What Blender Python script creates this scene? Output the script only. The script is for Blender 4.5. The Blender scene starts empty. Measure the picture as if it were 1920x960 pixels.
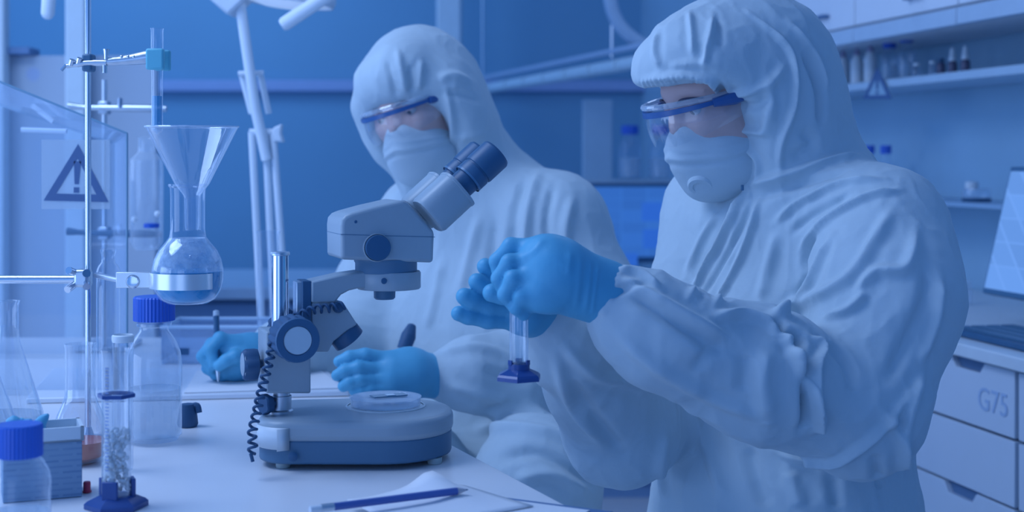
import bpy, math, random
import numpy as np
from mathutils import Vector, Matrix, Quaternion, noise
from mathutils.bvhtree import BVHTree

random.seed(7)
SC = bpy.context.scene
COL = SC.collection

# ------------------------------------------------------------------ camera
F, CX, HY, CZ = 2667.0, 960.0, 295.0, 1.17
cam_d = bpy.data.cameras.new('camera')
cam_d.lens = 50.0
cam_d.sensor_width = 36.0
cam_d.shift_y = -(480.0 - HY) / 1920.0
cam_d.clip_start = 0.05
cam_d.clip_end = 60
cam_d.dof.use_dof = True
cam_d.dof.focus_distance = 1.86
cam_d.dof.aperture_fstop = 4.2
cam = bpy.data.objects.new('camera', cam_d)
cam.location = (0, 0, CZ)
cam.rotation_euler = (math.radians(90), 0, 0)
COL.objects.link(cam)
SC.camera = cam

# ------------------------------------------------------------------ world + lights + exposure
SC.view_settings.view_transform = 'Standard'
SC.view_settings.look = 'None'
SC.view_settings.exposure = 0.12
SC.view_settings.gamma = 1.0
SC.view_settings.use_curve_mapping = False
world = bpy.data.worlds.new('world')
SC.world = world
world.use_nodes = True
wb = world.node_tree.nodes['Background']
wb.inputs['Color'].default_value = (0.105, 0.31, 0.86, 1)
wb.inputs['Strength'].default_value = 1.02


def area(name, loc, target, size, power, color, size_y=None):
    d = bpy.data.lights.new(name, 'AREA')
    d.energy = power
    d.color = color
    d.size = size
    if size_y:
        d.shape = 'RECTANGLE'
        d.size_y = size_y
    o = bpy.data.objects.new(name, d)
    o.location = loc
    o.rotation_euler = (Vector(target) - Vector(loc)).to_track_quat('-Z', 'Y').to_euler()
    COL.objects.link(o)
    return o


KEYC = (0.50, 0.67, 1.0)
area('ceiling_panel_light', (-1.5, 1.8, 2.75), (-0.8, 1.9, 0.8), 1.2, 30, KEYC)
area('front_fill_light', (-0.9, -1.3, 1.0), (0.2, 2.0, 0.75), 1.2, 4, KEYC)  # fill light added behind the camera, no actual entrance lamp
area('front_left_key_light', (-2.4, 0.9, 0.95), (0.2, 2.1, 0.85), 1.7, 13, KEYC, 1.0)  # key light added low at the front left, no actual window
area('left_window_light', (-2.7, 3.2, 1.7), (-0.6, 3.0, 1.1), 1.5, 11, KEYC, 1.3)
area('back_wall_fill_light', (-1.7, 5.6, 2.75), (-1.5, 6.3, 0.8), 1.0, 14, (0.30, 0.56, 1.0))  # lamp added to brighten the left part of the back wall
area('bench_ceiling_light', (0.7, 3.9, 2.75), (1.2, 3.4, 0.8), 0.8, 4, KEYC)


# ------------------------------------------------------------------ projection helpers
def P(x, y, Z):
    """the point at depth Z behind photo pixel x, y"""
    return Vector(((x - CX) / F * Z, Z, CZ + (HY - y) / F * Z))


TT = CZ - 0.386          # table top height


def G(x, y, h=0.0):
    """the point on the table (or h above it) behind photo pixel x, y"""
    return P(x, y, (0.386 - h) * F / (y - HY))


def mm(px, Z):
    return px * Z / F


# ------------------------------------------------------------------ materials
MATS = {}


def mat(name, color, rough=0.5, metal=0.0, spec=0.5, var=0.06, scale=30.0, bump=0.0, bscale=80.0, sheen=0.0, emit=None, estr=0.0):
    if name in MATS:
        return MATS[name]
    m = bpy.data.materials.new(name)
    m.use_nodes = True
    nt = m.node_tree
    b = nt.nodes['Principled BSDF']
    b.inputs['Roughness'].default_value = rough
    b.inputs['Metallic'].default_value = metal
    b.inputs['Specular IOR Level'].default_value = spec
    tc = nt.nodes.new('ShaderNodeTexCoord')
    nz = nt.nodes.new('ShaderNodeTexNoise')
    nz.inputs['Scale'].default_value = scale
    nz.inputs['Detail'].default_value = 3
    nt.links.new(tc.outputs['Object'], nz.inputs['Vector'])
    mix = nt.nodes.new('ShaderNodeMix')
    mix.data_type = 'RGBA'
    c = Vector(color[:3])
    mix.inputs[6].default_value = (*(c * (1 - var)), 1)
    mix.inputs[7].default_value = (*[min(1, v * (1 + var)) for v in c], 1)
    nt.links.new(nz.outputs['Fac'], mix.inputs[0])
    nt.links.new(mix.outputs[2], b.inputs['Base Color'])
    if sheen:
        b.inputs['Sheen Weight'].default_value = sheen
    if bump:
        n2 = nt.nodes.new('ShaderNodeTexNoise')
        n2.inputs['Scale'].default_value = bscale
        n2.inputs['Detail'].default_value = 4
        nt.links.new(tc.outputs['Object'], n2.inputs['Vector'])
        bp = nt.nodes.new('ShaderNodeBump')
        bp.inputs['Strength'].default_value = bump
        bp.inputs['Distance'].default_value = 0.004
        nt.links.new(n2.outputs['Fac'], bp.inputs['Height'])
        nt.links.new(bp.outputs['Normal'], b.inputs['Normal'])
    if emit:
        b.inputs['Emission Color'].default_value = (*emit, 1)
        b.inputs['Emission Strength'].default_value = estr
    MATS[name] = m
    return m


def glass(name, tint=(0.93, 0.96, 0.99), edge=0.75, base=0.06, diff=0.25, frost=0.0, rough=0.04, power=2.2):
    """thin lab glass: see-through face on, glossy towards its edges"""
    if name in MATS:
        return MATS[name]
    m = bpy.data.materials.new(name)
    m.use_nodes = True
    nt = m.node_tree
    nt.nodes.clear()
    out = nt.nodes.new('ShaderNodeOutputMaterial')
    tr = nt.nodes.new('ShaderNodeBsdfTransparent')
    tr.inputs[0].default_value = (*tint, 1)
    gl = nt.nodes.new('ShaderNodeBsdfGlossy')
    gl.inputs['Color'].default_value = (0.9, 0.94, 1, 1)
    gl.inputs['Roughness'].default_value = rough
    df = nt.nodes.new('ShaderNodeBsdfDiffuse')
    df.inputs['Color'].default_value = (0.8, 0.88, 0.95, 1)
    m1 = nt.nodes.new('ShaderNodeMixShader')
    m1.inputs[0].default_value = diff
    nt.links.new(gl.outputs[0], m1.inputs[1])
    nt.links.new(df.outputs[0], m1.inputs[2])
    lw = nt.nodes.new('ShaderNodeLayerWeight')
    lw.inputs['Blend'].default_value = 0.5
    pw = nt.nodes.new('ShaderNodeMath')
    pw.operation = 'POWER'
    pw.inputs[1].default_value = power
    nt.links.new(lw.outputs['Facing'], pw.inputs[0])
    mr = nt.nodes.new('ShaderNodeMapRange')
    mr.inputs['To Min'].default_value = base
    mr.inputs['To Max'].default_value = edge
    nt.links.new(pw.outputs[0], mr.inputs['Value'])
    fac = mr.outputs[0]
    if frost:
        tc = nt.nodes.new('ShaderNodeTexCoord')
        nz = nt.nodes.new('ShaderNodeTexNoise')
        nz.inputs['Scale'].default_value = 90
        nz.inputs['Detail'].default_value = 5
        nt.links.new(tc.outputs['Object'], nz.inputs['Vector'])
        ml = nt.nodes.new('ShaderNodeMath')
        ml.operation = 'MULTIPLY_ADD'
        ml.inputs[1].default_value = frost
        nt.links.new(nz.outputs['Fac'], ml.inputs[0])
        nt.links.new(fac, ml.inputs[2])
        fac = ml.outputs[0]
    mx = nt.nodes.new('ShaderNodeMixShader')
    nt.links.new(fac, mx.inputs[0])
    nt.links.new(tr.outputs[0], mx.inputs[1])
    nt.links.new(m1.outputs[0], mx.inputs[2])
    nt.links.new(mx.outputs[0], out.inputs[0])
    MATS[name] = m
    return m


def liquid(name, color, alpha=0.75, rough=0.08):
    m = mat(name, color, rough, 0, 0.5, 0.05, 20)
    m.node_tree.nodes['Principled BSDF'].inputs['Alpha'].default_value = alpha
    return m


WHITE = mat('white_paint', (0.80, 0.81, 0.83), 0.45, var=0.03)
WHITE2 = mat('white_laminate', (0.74, 0.78, 0.84), 0.35, var=0.03)
TABLE = mat('white_bench_laminate', (0.80, 0.80, 0.82), 0.32, var=0.02, scale=8)
SCOPEW = mat('microscope_grey_white', (0.34, 0.42, 0.48), 0.38, var=0.03, bump=0.03, bscale=400)
SCOPED = mat('microscope_dark_grey', (0.07, 0.175, 0.29), 0.45, var=0.06)
BLACK = mat('black_plastic', (0.032, 0.115, 0.23), 0.42, var=0.1)
RUBBER = mat('black_rubber', (0.028, 0.095, 0.20), 0.6, var=0.1)
CHROME = mat('chrome_steel', (0.72, 0.76, 0.82), 0.16, 1.0, var=0.04)
STEEL = mat('brushed_steel', (0.62, 0.68, 0.74), 0.34, 1.0, var=0.08, scale=60)
CAP = mat('blue_screw_cap_plastic', (0.02, 0.125, 0.60), 0.4, var=0.08)
NAVY = mat('dark_blue_plastic', (0.022, 0.075, 0.27), 0.3, var=0.08)
GLOVE = mat('blue_nitrile', (0.10, 0.41, 0.61), 0.5, var=0.06, scale=25, bump=0.08, bscale=130)
SUIT = mat('white_coverall_fabric', (0.51, 0.61, 0.665), 0.8, spec=0.2, var=0.03, scale=12, bump=0.22, bscale=55, sheen=0.15)
MASKM = mat('white_respirator_fabric', (0.55, 0.645, 0.70), 0.85, spec=0.15, var=0.02, bump=0.1, bscale=200)
SKIN = mat('skin', (0.62, 0.42, 0.40), 0.55, var=0.08, bump=0.1, bscale=120)
CYAN = mat('cyan_rubber_jaw', (0.16, 0.55, 0.66), 0.5, var=0.06)
PAPER = mat('white_paper', (0.78, 0.79, 0.82), 0.8, var=0.02)
GL = glass('clear_lab_glass')
GLF = glass('foamy_glass', frost=1.0, diff=0.8, base=-0.1, edge=0.4)
ACRYL = glass('clear_acrylic', base=0.05, edge=0.5, diff=0.3)
LENS = glass('goggle_lens', tint=(0.93, 0.95, 0.97), base=0.10, edge=0.6, diff=0.12, rough=0.08)
BLUEL = liquid('blue_liquid', (0.02, 0.36, 0.68), 0.93)
WATERL = liquid('clear_liquid', (0.55, 0.70, 0.82), 0.35)
ORANGE = liquid('orange_liquid', (0.62, 0.10, 0.02), 0.96)


# ------------------------------------------------------------------ mesh builder
class MB:
    def __init__(s):
        s.v, s.f = [], []

    def add(s, vs, fs, M=None):
        o = len(s.v)
        s.v += [tuple(M @ Vector(p)) if M is not None else tuple(p) for p in vs]
        s.f += [tuple(i + o for i in q) for q in fs]
        return s

    def box(s, c, size, M=None, rz=0.0):
        x, y, z = [d / 2 for d in size]
        R = Matrix.Translation(c) @ Matrix.Rotation(rz, 4, 'Z')
        vs = [R @ Vector(p) for p in ((-x, -y, -z), (x, -y, -z), (x, y, -z), (-x, y, -z), (-x, -y, z), (x, -y, z), (x, y, z), (-x, y, z))]
        return s.add(vs, [(3, 2, 1, 0), (4, 5, 6, 7), (0, 1, 5, 4), (1, 2, 6, 5), (2, 3, 7, 6), (3, 0, 4, 7)], M)

    def prism(s, poly, off, M=None):
        """closed 3D polygon swept by the vector off"""
        n = len(poly)
        a = [Vector(p) for p in poly]
        b = [p + Vector(off) for p in a]
        nrm = Vector((0, 0, 0))
        for i in range(n):
            nrm += a[i].cross(a[(i + 1) % n])
        fl = nrm.dot(Vector(off)) > 0
        fs = [tuple(range(n))[::-1] if fl else tuple(range(n)), tuple(range(n, 2 * n)) if fl else tuple(range(n, 2 * n))[::-1]]
        for i in range(n):
            j = (i + 1) % n
            fs.append((i, j, n + j, n + i) if fl else (j, i, n + i, n + j))
        return s.add(a + b, fs, M)

    def tube(s, pts, r, n=12, caps=True, closed=False):
        pts = [Vector(p) for p in pts]
        m = len(pts)
        rr = r if isinstance(r, (list, tuple)) else [r] * m
        t0 = (pts[1] - pts[0]).normalized()
        up = Vector((0, 0, 1)) if abs(t0.z) < 0.9 else Vector((1, 0, 0))
        u = t0.cross(up).normalized()
        vs, fs = [], []
        tp = t0
        for i, p in enumerate(pts):
            if i == 0:
                t = t0
            elif i == m - 1:
                t = (pts[-1] - pts[-2]).normalized()
            else:
                t = (pts[i + 1] - pts[i - 1]).normalized()
            u = (tp.rotation_difference(t) @ u)
            u = (u - t * u.dot(t)).normalized()
            w = t.cross(u)
            for k in range(n):
                a = 2 * math.pi * k / n
                vs.append(p + (u * math.cos(a) + w * math.sin(a)) * rr[i])
            tp = t
        for i in range(m - 1):
            for k in range(n):
                k2 = (k + 1) % n
                fs.append((i * n + k, i * n + k2, (i + 1) * n + k2, (i + 1) * n + k))
        if caps:
            fs.append(tuple(range(n))[::-1])
            fs.append(tuple(range((m - 1) * n, m * n)))
        return s.add(vs, fs)

    def lathe(s, prof, c, n=40, M=None, closed=False):
        """prof: (radius, height) pairs around the vertical through c"""
        c = Vector(c)
        vs, fs = [], []
        idx = []
        for r, z in prof:
            if r < 1e-6:
                idx.append([len(vs)] * n)
                vs.append(Vector((0, 0, z)))
            else:
                idx.append(list(range(len(vs), len(vs) + n)))
                vs += [Vector((r * math.cos(2 * math.pi * k / n), r * math.sin(2 * math.pi * k / n), z)) for k in range(n)]
        pairs = list(zip(idx, idx[1:])) + ([(idx[-1], idx[0])] if closed else [])
        for A, B in pairs:
            for k in range(n):
                k2 = (k + 1) % n
                q = []
                for i in (A[k], A[k2], B[k2], B[k]):
                    if i not in q:
                        q.append(i)
                if len(q) > 2:
                    fs.append(tuple(q))
        T = Matrix.Translation(c) @ (M if M is not None else Matrix.Identity(4))
        return s.add(vs, fs, T)

    def sphere(s, c, r, n=12, m=8, scale=(1, 1, 1), M=None):
        prof = [(r * math.sin(math.pi * i / m), -r * math.cos(math.pi * i / m)) for i in range(m + 1)]
        prof[0] = (0, -r)
        prof[-1] = (0, r)
        S = Matrix.Diagonal((*scale, 1))
        return s.lathe(prof, c, n, (M @ S) if M is not None else S)

    def build(s, name, material, parent=None, angle=38, bevel=0.0, seg=2, base=None, solid=0.0):
        me = bpy.data.meshes.new(name)
        org = wloc(parent) if parent is not None else Vector(base if base is not None else autobase(s.v))
        me.from_pydata([tuple(Vector(p) - org) for p in s.v], [], s.f)
        me.update()
        return finish(name, me, material, parent, org, angle, bevel, seg, solid)


def autobase(vs):
    a = np.array(vs)
    lo, hi = a.min(0), a.max(0)
    return ((lo[0] + hi[0]) / 2, (lo[1] + hi[1]) / 2, lo[2])


WL = {}


def wloc(o):
    return WL[o.name]


def finish(name, me, material, parent, org, angle=38, bevel=0.0, seg=2, solid=0.0):
    me.materials.append(material)
    me.shade_smooth()
    if angle < 180:
        me.set_sharp_from_angle(angle=math.radians(angle))
    o = bpy.data.objects.new(name, me)
    COL.objects.link(o)
    if parent is not None:
        o.parent = parent
        WL[o.name] = Vector(org)
    else:
        o.location = org
        WL[o.name] = Vector(org)
    if solid:
        md = o.modifiers.new('thickness', 'SOLIDIFY')
        md.thickness = solid
    if bevel:
        md = o.modifiers.new('bevel', 'BEVEL')
        md.width = bevel
        md.segments = seg
        md.limit_method = 'ANGLE'
        md.angle_limit = math.radians(35)
        md.harden_normals = False
    return o


def tag(o, label=None, cat=None, group=None, kind=None):
    if label:
        o['label'] = label
    if cat:
        o['category'] = cat
    if group:
        o['group'] = group
    if kind:
        o['kind'] = kind
    return o


def thing(name, label, cat, loc, group=None):
    o = bpy.data.objects.new(name, None)
    o.empty_display_size = 0.05
    o.location = loc
    COL.objects.link(o)
    WL[o.name] = Vector(loc)
    return tag(o, label, cat, group)


def copy_tree(o, parent=None):
    c = o.copy()
    COL.objects.link(c)
    c.parent = parent
    WL[c.name] = WL[o.name].copy()
    for ch in list(o.children):
        copy_tree(ch, c)
    return c


def spline(pts, n=8):
    """Catmull-Rom through the points (any dimension)"""
    p = [np.array(q, float) for q in pts]
    if len(p) < 3:
        return [tuple(p[0] + (p[1] - p[0]) * i / n) for i in range(n + 1)]
    q = [2 * p[0] - p[1]] + p + [2 * p[-1] - p[-2]]
    out = []
    for i in range(1, len(q) - 2):
        for k in range(n):
            t = k / n
            out.append(0.5 * ((2 * q[i]) + (-q[i - 1] + q[i + 1]) * t + (2 * q[i - 1] - 5 * q[i] + 4 * q[i + 1] - q[i + 2]) * t * t + (-q[i - 1] + 3 * q[i] - 3 * q[i + 1] + q[i + 2]) * t ** 3))
    out.append(p[-1])
    return [tuple(v) for v in out]


def lp(cx, Z, prof):
    """pixel profile (half width, y) at depth Z -> lathe centre, [(r, dz)] with the lowest point as the base"""
    zs = [CZ + (HY - y) / F * Z for _, y in prof]
    b = min(zs)
    c = Vector(((cx - CX) / F * Z, Z, b))
    return c, [(mm(w, Z), z - b) for (w, _), z in zip(prof, zs)]
# ------------------------------------------------------------------ the room
def struct(o):
    o['kind'] = 'structure'
    return o


WALLB = mat('blue_painted_wall', (0.20, 0.42, 0.60), 0.6, var=0.10, scale=1.2)
WALLR = mat('blue_tiled_backsplash', (0.38, 0.57, 0.70), 0.25, var=0.15, scale=2.5)
FLOORM = mat('pale_vinyl_floor', (0.62, 0.66, 0.70), 0.5, var=0.08)
struct(MB().box((0, 3, -0.05), (9, 9, 0.1)).build('floor', FLOORM))
# right-hand wall frame: d runs away from the camera along the counter, q goes into the wall
RD = Vector((-0.214, 0.977, 0)).normalized()
RN = Vector((RD.y, -RD.x, 0))            # into the wall
R0 = P(1920, 668, 2.6)
R0.z = 0


def RP(x, y, q):
    """the point behind photo pixel x, y on the plane q metres behind the counter fronts"""
    ray = P(x, y, 1.0) - Vector((0, 0, CZ))
    o = R0 + RN * q
    k = (o - Vector((0, 0, CZ))).dot(RN) / ray.dot(RN)
    return Vector((0, 0, CZ)) + ray * k


def RT(t, q, z):
    return R0 + RD * t + RN * q + Vector((0, 0, z))


def tq(p):
    d = p - R0
    return d.dot(RD), d.dot(RN), p.z


RZ = math.atan2(RD.y, RD.x)
bz = 6.9
struct(MB().box((-0.6, bz + 0.05, 1.5), (6.2, 0.1, 3.0)).build('wall_back', WALLB))
w = MB()
w.prism([RT(-5.5, 0.62, 0), RT(4.6, 0.62, 0), RT(4.6, 0.62, 3.0), RT(-5.5, 0.62, 3.0)], RN * 0.1)
struct(w.build('wall_right', WALLR))
struct(MB().box((0, 2.55, 3.03), (6.2, 8.9, 0.06)).build('ceiling', mat('pale_ceiling', (0.62, 0.68, 0.74), 0.8)))
struct(MB().box((1.5, -1.85, 1.5), (2.6, 0.1, 3.0)).build('wall_front', WALLB))
# rail along the back wall
RAIL = mat('lavender_wall_rail', (0.36, 0.47, 0.72), 0.5, var=0.05)
a, b = P(-150, 172, 6.86), P(1230, 150, 6.86)
struct(MB().box(((a.x + b.x) / 2, 6.87, (a.z + b.z) / 2), (b.x - a.x, 0.05, abs(a.z - b.z))).build('trim_1', RAIL, bevel=0.008))
# pale posts
POST = mat('pale_painted_post', (0.62, 0.74, 0.82), 0.5, var=0.05)
a, b = P(818, 0, 6.4), P(865, 0, 6.4)
struct(MB().box(((a.x + b.x) / 2, 6.45, 1.5), (b.x - a.x, 0.1, 3.0)).build('trim_2', POST, bevel=0.01))

# back bench
t = thing('back_bench', 'long pale-topped back bench along the far wall, below the blue monitor', 'bench', (-0.85, 5.2, 0))
MB().box((-0.85, 5.2, 0.71), (3.3, 0.8, 0.04)).build('bench_top', mat('pale_blue_worktop', (0.42, 0.56, 0.70), 0.4), t, bevel=0.004)
FRONT = mat('blue_cabinet_front', (0.20, 0.34, 0.55), 0.5, var=0.05)
MB().box((-0.85, 5.24, 0.34), (3.28, 0.7, 0.68)).build('carcass', FRONT, t)
for k in range(6):
    MB().box((-2.2 + k * 0.54, 4.88, 0.36), (0.52, 0.02, 0.62)).build('door_panel', FRONT, t, bevel=0.004)

# tall pale splash board standing at the left, in front of the back wall, on a low cupboard
def spot_mat():
    m = mat('pale_glazed_board', (0.44, 0.53, 0.64), 0.3, var=0.05, scale=1.5)
    nt = m.node_tree
    b = nt.nodes['Principled BSDF']
    src = b.inputs['Base Color'].links[0].from_socket
    tc = nt.nodes.new('ShaderNodeTexCoord')
    vo = nt.nodes.new('ShaderNodeTexVoronoi')
    vo.inputs['Scale'].default_value = 7.0
    nt.links.new(tc.outputs['Object'], vo.inputs['Vector'])
    mr = nt.nodes.new('ShaderNodeMapRange')
    mr.inputs['From Min'].default_value = 0.10
    mr.inputs['From Max'].default_value = 0.17
    mr.inputs['To Min'].default_value = 0.7
    mr.inputs['To Max'].default_value = 0.0
    nt.links.new(vo.outputs['Distance'], mr.inputs['Value'])
    mx = nt.nodes.new('ShaderNodeMix')
    mx.data_type = 'RGBA'
    mx.inputs[7].default_value = (0.34, 0.46, 0.72, 1)
    nt.links.new(mr.outputs[0], mx.inputs[0])
    nt.links.new(src, mx.inputs[6])
    nt.links.new(mx.outputs[2], b.inputs['Base Color'])
    return m


SPOT = spot_mat()
t = thing('fume_cupboard', 'pale spotted fume cupboard with dark sash rail behind the acrylic hood', 'cupboard', (-1.55, 4.1, 0))
a, b = P(-160, 104, 4.0), P(292, 700, 4.0)
MB().box(((a.x + b.x) / 2, 4.02, (a.z + b.z) / 2), (b.x - a.x, 0.04, a.z - b.z)).build('glazed_front', SPOT, t, bevel=0.004)
a2 = P(-160, 90, 4.0)
MB().box(((a.x + b.x) / 2 - 0.17, 4.0, (a.z + a2.z) / 2), (b.x - a.x - 0.34, 0.09, a2.z - a.z)).build('sash_rail', mat('dark_blue_rail', (0.14, 0.26, 0.46), 0.5), t, bevel=0.004)
MB().box(((a.x + b.x) / 2, 4.3, b.z / 2), (b.x - a.x, 0.6, b.z)).build('base_cabinet', WHITE2, t, bevel=0.004)
c0, c1 = P(122, 0, 3.93), P(160, 0, 3.93)
MB().box(((c0.x + c1.x) / 2, 3.95, 1.25), (c1.x - c0.x, 0.05, 2.5)).build('corner_post', POST, t, bevel=0.006)
c0, c1 = P(-30, 0, 3.93), P(8, 0, 3.93)
MB().box(((c0.x + c1.x) / 2, 3.95, 1.25), (c1.x - c0.x, 0.05, 2.5)).build('corner_post', POST, t, bevel=0.006)

# shelf with two blue-capped bottles above the back bench
GREY = mat('grey_shelf_metal', (0.36, 0.50, 0.62), 0.45)
t = thing('bottle_shelf', 'open metal shelf unit holding two blue-capped bottles above the monitor', 'shelf', P(1190, 505, 5.45))
a, b = P(1086, 336, 5.45), P(1330, 346, 5.45)
MB().box(((a.x + b.x) / 2, 5.45, (a.z + b.z) / 2), (b.x - a.x, 0.22, 0.02)).build('shelf_board', GREY, t, bevel=0.002)
p = P(1120, 0, 5.45)
MB().box((p.x, 5.45, 1.06), (0.115, 0.03, 0.66)).build('side_panel', mat('pale_shelf_panel', (0.32, 0.48, 0.62), 0.4), t, bevel=0.004)
p = P(1318, 0, 5.45)
MB().box((p.x, 5.45, 1.06), (0.032, 0.05, 0.66)).build('upright', POST, t, bevel=0.004)


def media_bottle(name, label, base, r, h, group=None, liquid_mat=None, level=0.4, capm=None, fine=True, glassm=None, cap0=0.835):
    """screw-cap media bottle: body, neck ring, ribbed cap, liquid"""
    base = Vector(base)
    t = thing(name, label, 'bottle', base, group)
    rn = r * 0.52
    prof = [(0, 0.003), (r * 0.86, 0.003), (r * 0.97, 0.008 * h / 0.15), (r, h * 0.05), (r, h * 0.56), (r * 0.95, h * 0.62), (r * 0.78, h * 0.70), (rn * 1.02, h * 0.765), (rn, h * 0.79), (rn * 1.22, h * 0.80), (rn * 1.22, h * 0.82), (rn, h * 0.83), (rn, h * 0.87)]
    MB().lathe([(a, b) for a, b in prof], base, 36 if fine else 20).build('bottle_body', glassm or GL, t)
    if liquid_mat:
        z1 = h * level
        MB().lathe([(0, 0.008), (r * 0.9, 0.008), (r * 0.955, 0.014), (r * 0.955, z1), (0, z1)], base, 32 if fine else 16).build('liquid', liquid_mat, t)
    rc = rn * 1.42
    nr = 72
    vs, fs = [], []
    z0, z1 = h * cap0, h
    for z, k in ((z0, 1), (z1 - 0.002, 1), (z1, 0.94)):
        for i in range(nr):
            a = 2 * math.pi * i / nr
            q = rc * k * (1 + (0.022 if (i % 2) else -0.012))
            vs.append((q * math.cos(a), q * math.sin(a), z))
    for j in range(2):
        for i in range(nr):
            i2 = (i + 1) % nr
            fs.append((j * nr + i, j * nr + i2, (j + 1) * nr + i2, (j + 1) * nr + i))
    fs.append(tuple(range(2 * nr, 3 * nr)))
    fs.append(tuple(range(nr))[::-1])
    MB().add(vs, fs, Matrix.Translation(base)).build('screw_cap', capm or CAP, t, angle=25)
    return t


for px, lab in ((1181, 'clear bottle with blue cap on the metal shelf, left of the pair above the monitor'), (1238, 'clear bottle with blue cap on the metal shelf, right one, beside the masked face')):
    p = P(px, 340, 5.42)
    p.z = (P(1086, 336, 5.45).z + P(1330, 346, 5.45).z) / 2 + 0.0105
    media_bottle('media_bottle', lab, p, 0.043, 0.205, 'bottles above the monitor', WATERL, 0.4, fine=False)


# monitors
def screen_mat(name, base, line, strength, sx=6, sy=14):
    m = bpy.data.materials.new(name)
    m.use_nodes = True
    nt = m.node_tree
    b = nt.nodes['Principled BSDF']
    tc = nt.nodes.new('ShaderNodeTexCoord')
    br = nt.nodes.new('ShaderNodeTexBrick')
    br.inputs['Color1'].default_value = (*base, 1)
    br.inputs['Color2'].default_value = (*[v * 0.85 for v in base], 1)
    br.inputs['Mortar'].default_value = (*line, 1)
    br.inputs['Scale'].default_value = 1.0
    br.inputs['Brick Width'].default_value = 1.0 / sx
    br.inputs['Row Height'].default_value = 1.0 / sy
    br.inputs['Mortar Size'].default_value = 0.006
    br.offset = 0.0
    nt.links.new(tc.outputs['Generated'], br.inputs['Vector'])
    mp = nt.nodes.new('ShaderNodeMapping')
    mp.inputs['Rotation'].default_value = (math.radians(90), 0, 0)
    nt.links.new(tc.outputs['Generated'], mp.inputs[0])
    nt.links.new(mp.outputs[0], br.inputs['Vector'])
    nt.links.new(br.outputs['Color'], b.inputs['Emission Color'])
    b.inputs['Emission Strength'].default_value = strength
    b.inputs['Base Color'].default_value = (0.02, 0.04, 0.08, 1)
    b.inputs['Roughness'].default_value = 0.3
    return m


t = thing('computer_monitor', 'desktop monitor with saturated blue screen standing on the back bench', 'monitor', P(1150, 530, 5.0))
t.location.z = 0.73
WL[t.name] = Vector(t.location)
a, b = P(1010, 343, 5.0), P(1270, 555, 5.0)
b.z = 0.80
cx_, cz_ = (a.x + b.x) / 2, (a.z + b.z) / 2
MB().box((cx_, 5.0, cz_), (b.x - a.x, 0.03, a.z - b.z)).build('bezel', BLACK, t, bevel=0.005)
s = screen_mat('blue_spreadsheet_screen', (0.027, 0.125, 0.47), (0.03, 0.135, 0.48), 1.0, 5, 6)
scr = MB().box((cx_, 4.982, cz_ + 0.004), (b.x - a.x - 0.034, 0.008, a.z - b.z - 0.036)).build('screen', s, t)
W2 = mat('dark_screen_block', (0.02, 0.07, 0.3), 0.4, emit=(0.018, 0.095, 0.38), estr=1.0)
for (x0, y0, x1, y1) in ((1204, 380, 1252, 415), (1206, 430, 1254, 466), (1172, 475, 1196, 500)):
    p, q = P(x0, y0, 4.97), P(x1, y1, 4.97)
    MB().box(((p.x + q.x) / 2, 4.9765, (p.z + q.z) / 2), (q.x - p.x, 0.003, p.z - q.z)).build('data_block', W2, scr)
MB().box((cx_, 5.03, 0.785), (0.06, 0.03, 0.10)).build('neck', BLACK, t, bevel=0.004)
MB().box((cx_, 5.03, 0.737), (0.24, 0.18, 0.014)).build('foot', BLACK, t, bevel=0.004)

# lit rail that runs towards the far wall
RAILW = mat('pale_cable_rail', (0.50, 0.64, 0.72), 0.4, var=0.1)
t = thing('light_rail', 'slanting pale segmented light rail hanging between the two hooded heads', 'light rail', P(1060, 125, 5.2))
A, B = P(868, 186, 6.6), P(1222, 94, 4.35)
A.z = B.z = (A.z + B.z) / 2
dirv = (B - A).normalized()
nseg = 9
up = Vector((0, 0, 1))
for k in range(nseg):
    p, q = A.lerp(B, k / nseg), A.lerp(B, (k + 0.94) / nseg)
    MB().tube([p, p.lerp(q, 0.5), q], 0.022, 10).build('rail_segment', RAILW, t)
MB().tube([A + up * 0.05, B + up * 0.05], 0.010, 8).build('support_bar', mat('dim_blue_bar', (0.34, 0.46, 0.62), 0.4), t)
for k in (0.15, 0.85):
    p = A.lerp(B, k)
    MB().tube([p + up * 0.03, p + up * 1.2], 0.004, 6).build('hanger', STEEL, t)
# curved white hose near the top
p3 = [P(1142, -60, 4.6), P(1144, 0, 4.6), P(1160, 45, 4.6), P(1196, 78, 4.6), P(1240, 95, 4.6)]
tag(MB().tube(spline(p3, 8), 0.022, 12).build('ventilation_hose', mat('pale_hose', (0.30, 0.44, 0.60), 0.5)), 'curved pale ventilation hose beside the brow of the right hood', 'hose')

# ------------------------------------------------------------------ the right-hand bench
zt = 0.806
UNIT = mat('pale_blue_drawer_front', (0.66, 0.74, 0.84), 0.3, var=0.04, scale=5)
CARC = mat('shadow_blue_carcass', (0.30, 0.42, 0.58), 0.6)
t = MB()
t.prism([RT(-1.4, -0.02, zt - 0.026), RT(1.95, -0.02, zt - 0.026), RT(1.95, 0.61, zt - 0.026), RT(-1.4, 0.61, zt - 0.026)], (0, 0, 0.026))
tag(t.build('worktop', mat('pale_worktop', (0.70, 0.78, 0.84), 0.35), bevel=0.003), 'pale worktop on the drawer units at the right', 'worktop')
tdiv = tq(RP(1906, 760, 0))[0]


def notch_front(t0, t1, z0, z1, hx, hw):
    """a drawer front with a trapezoid grip cut into its top edge"""
    if not hw:
        m = MB()
        m.prism([RT(a, 0, z) for a, z in ((t0, z0), (t1, z0), (t1, z1), (t0, z1))], RN * 0.02)
        return m
    pts = [(t0, z0), (t1, z0), (t1, z1), (hx + hw, z1), (hx + hw * 0.72, z1 - 0.021), (hx - hw * 0.72, z1 - 0.021), (hx - hw, z1), (t0, z1)]
    m = MB()
    m.prism([RT(a, 0, z) for a, z in pts], RN * 0.02)
    return m


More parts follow.
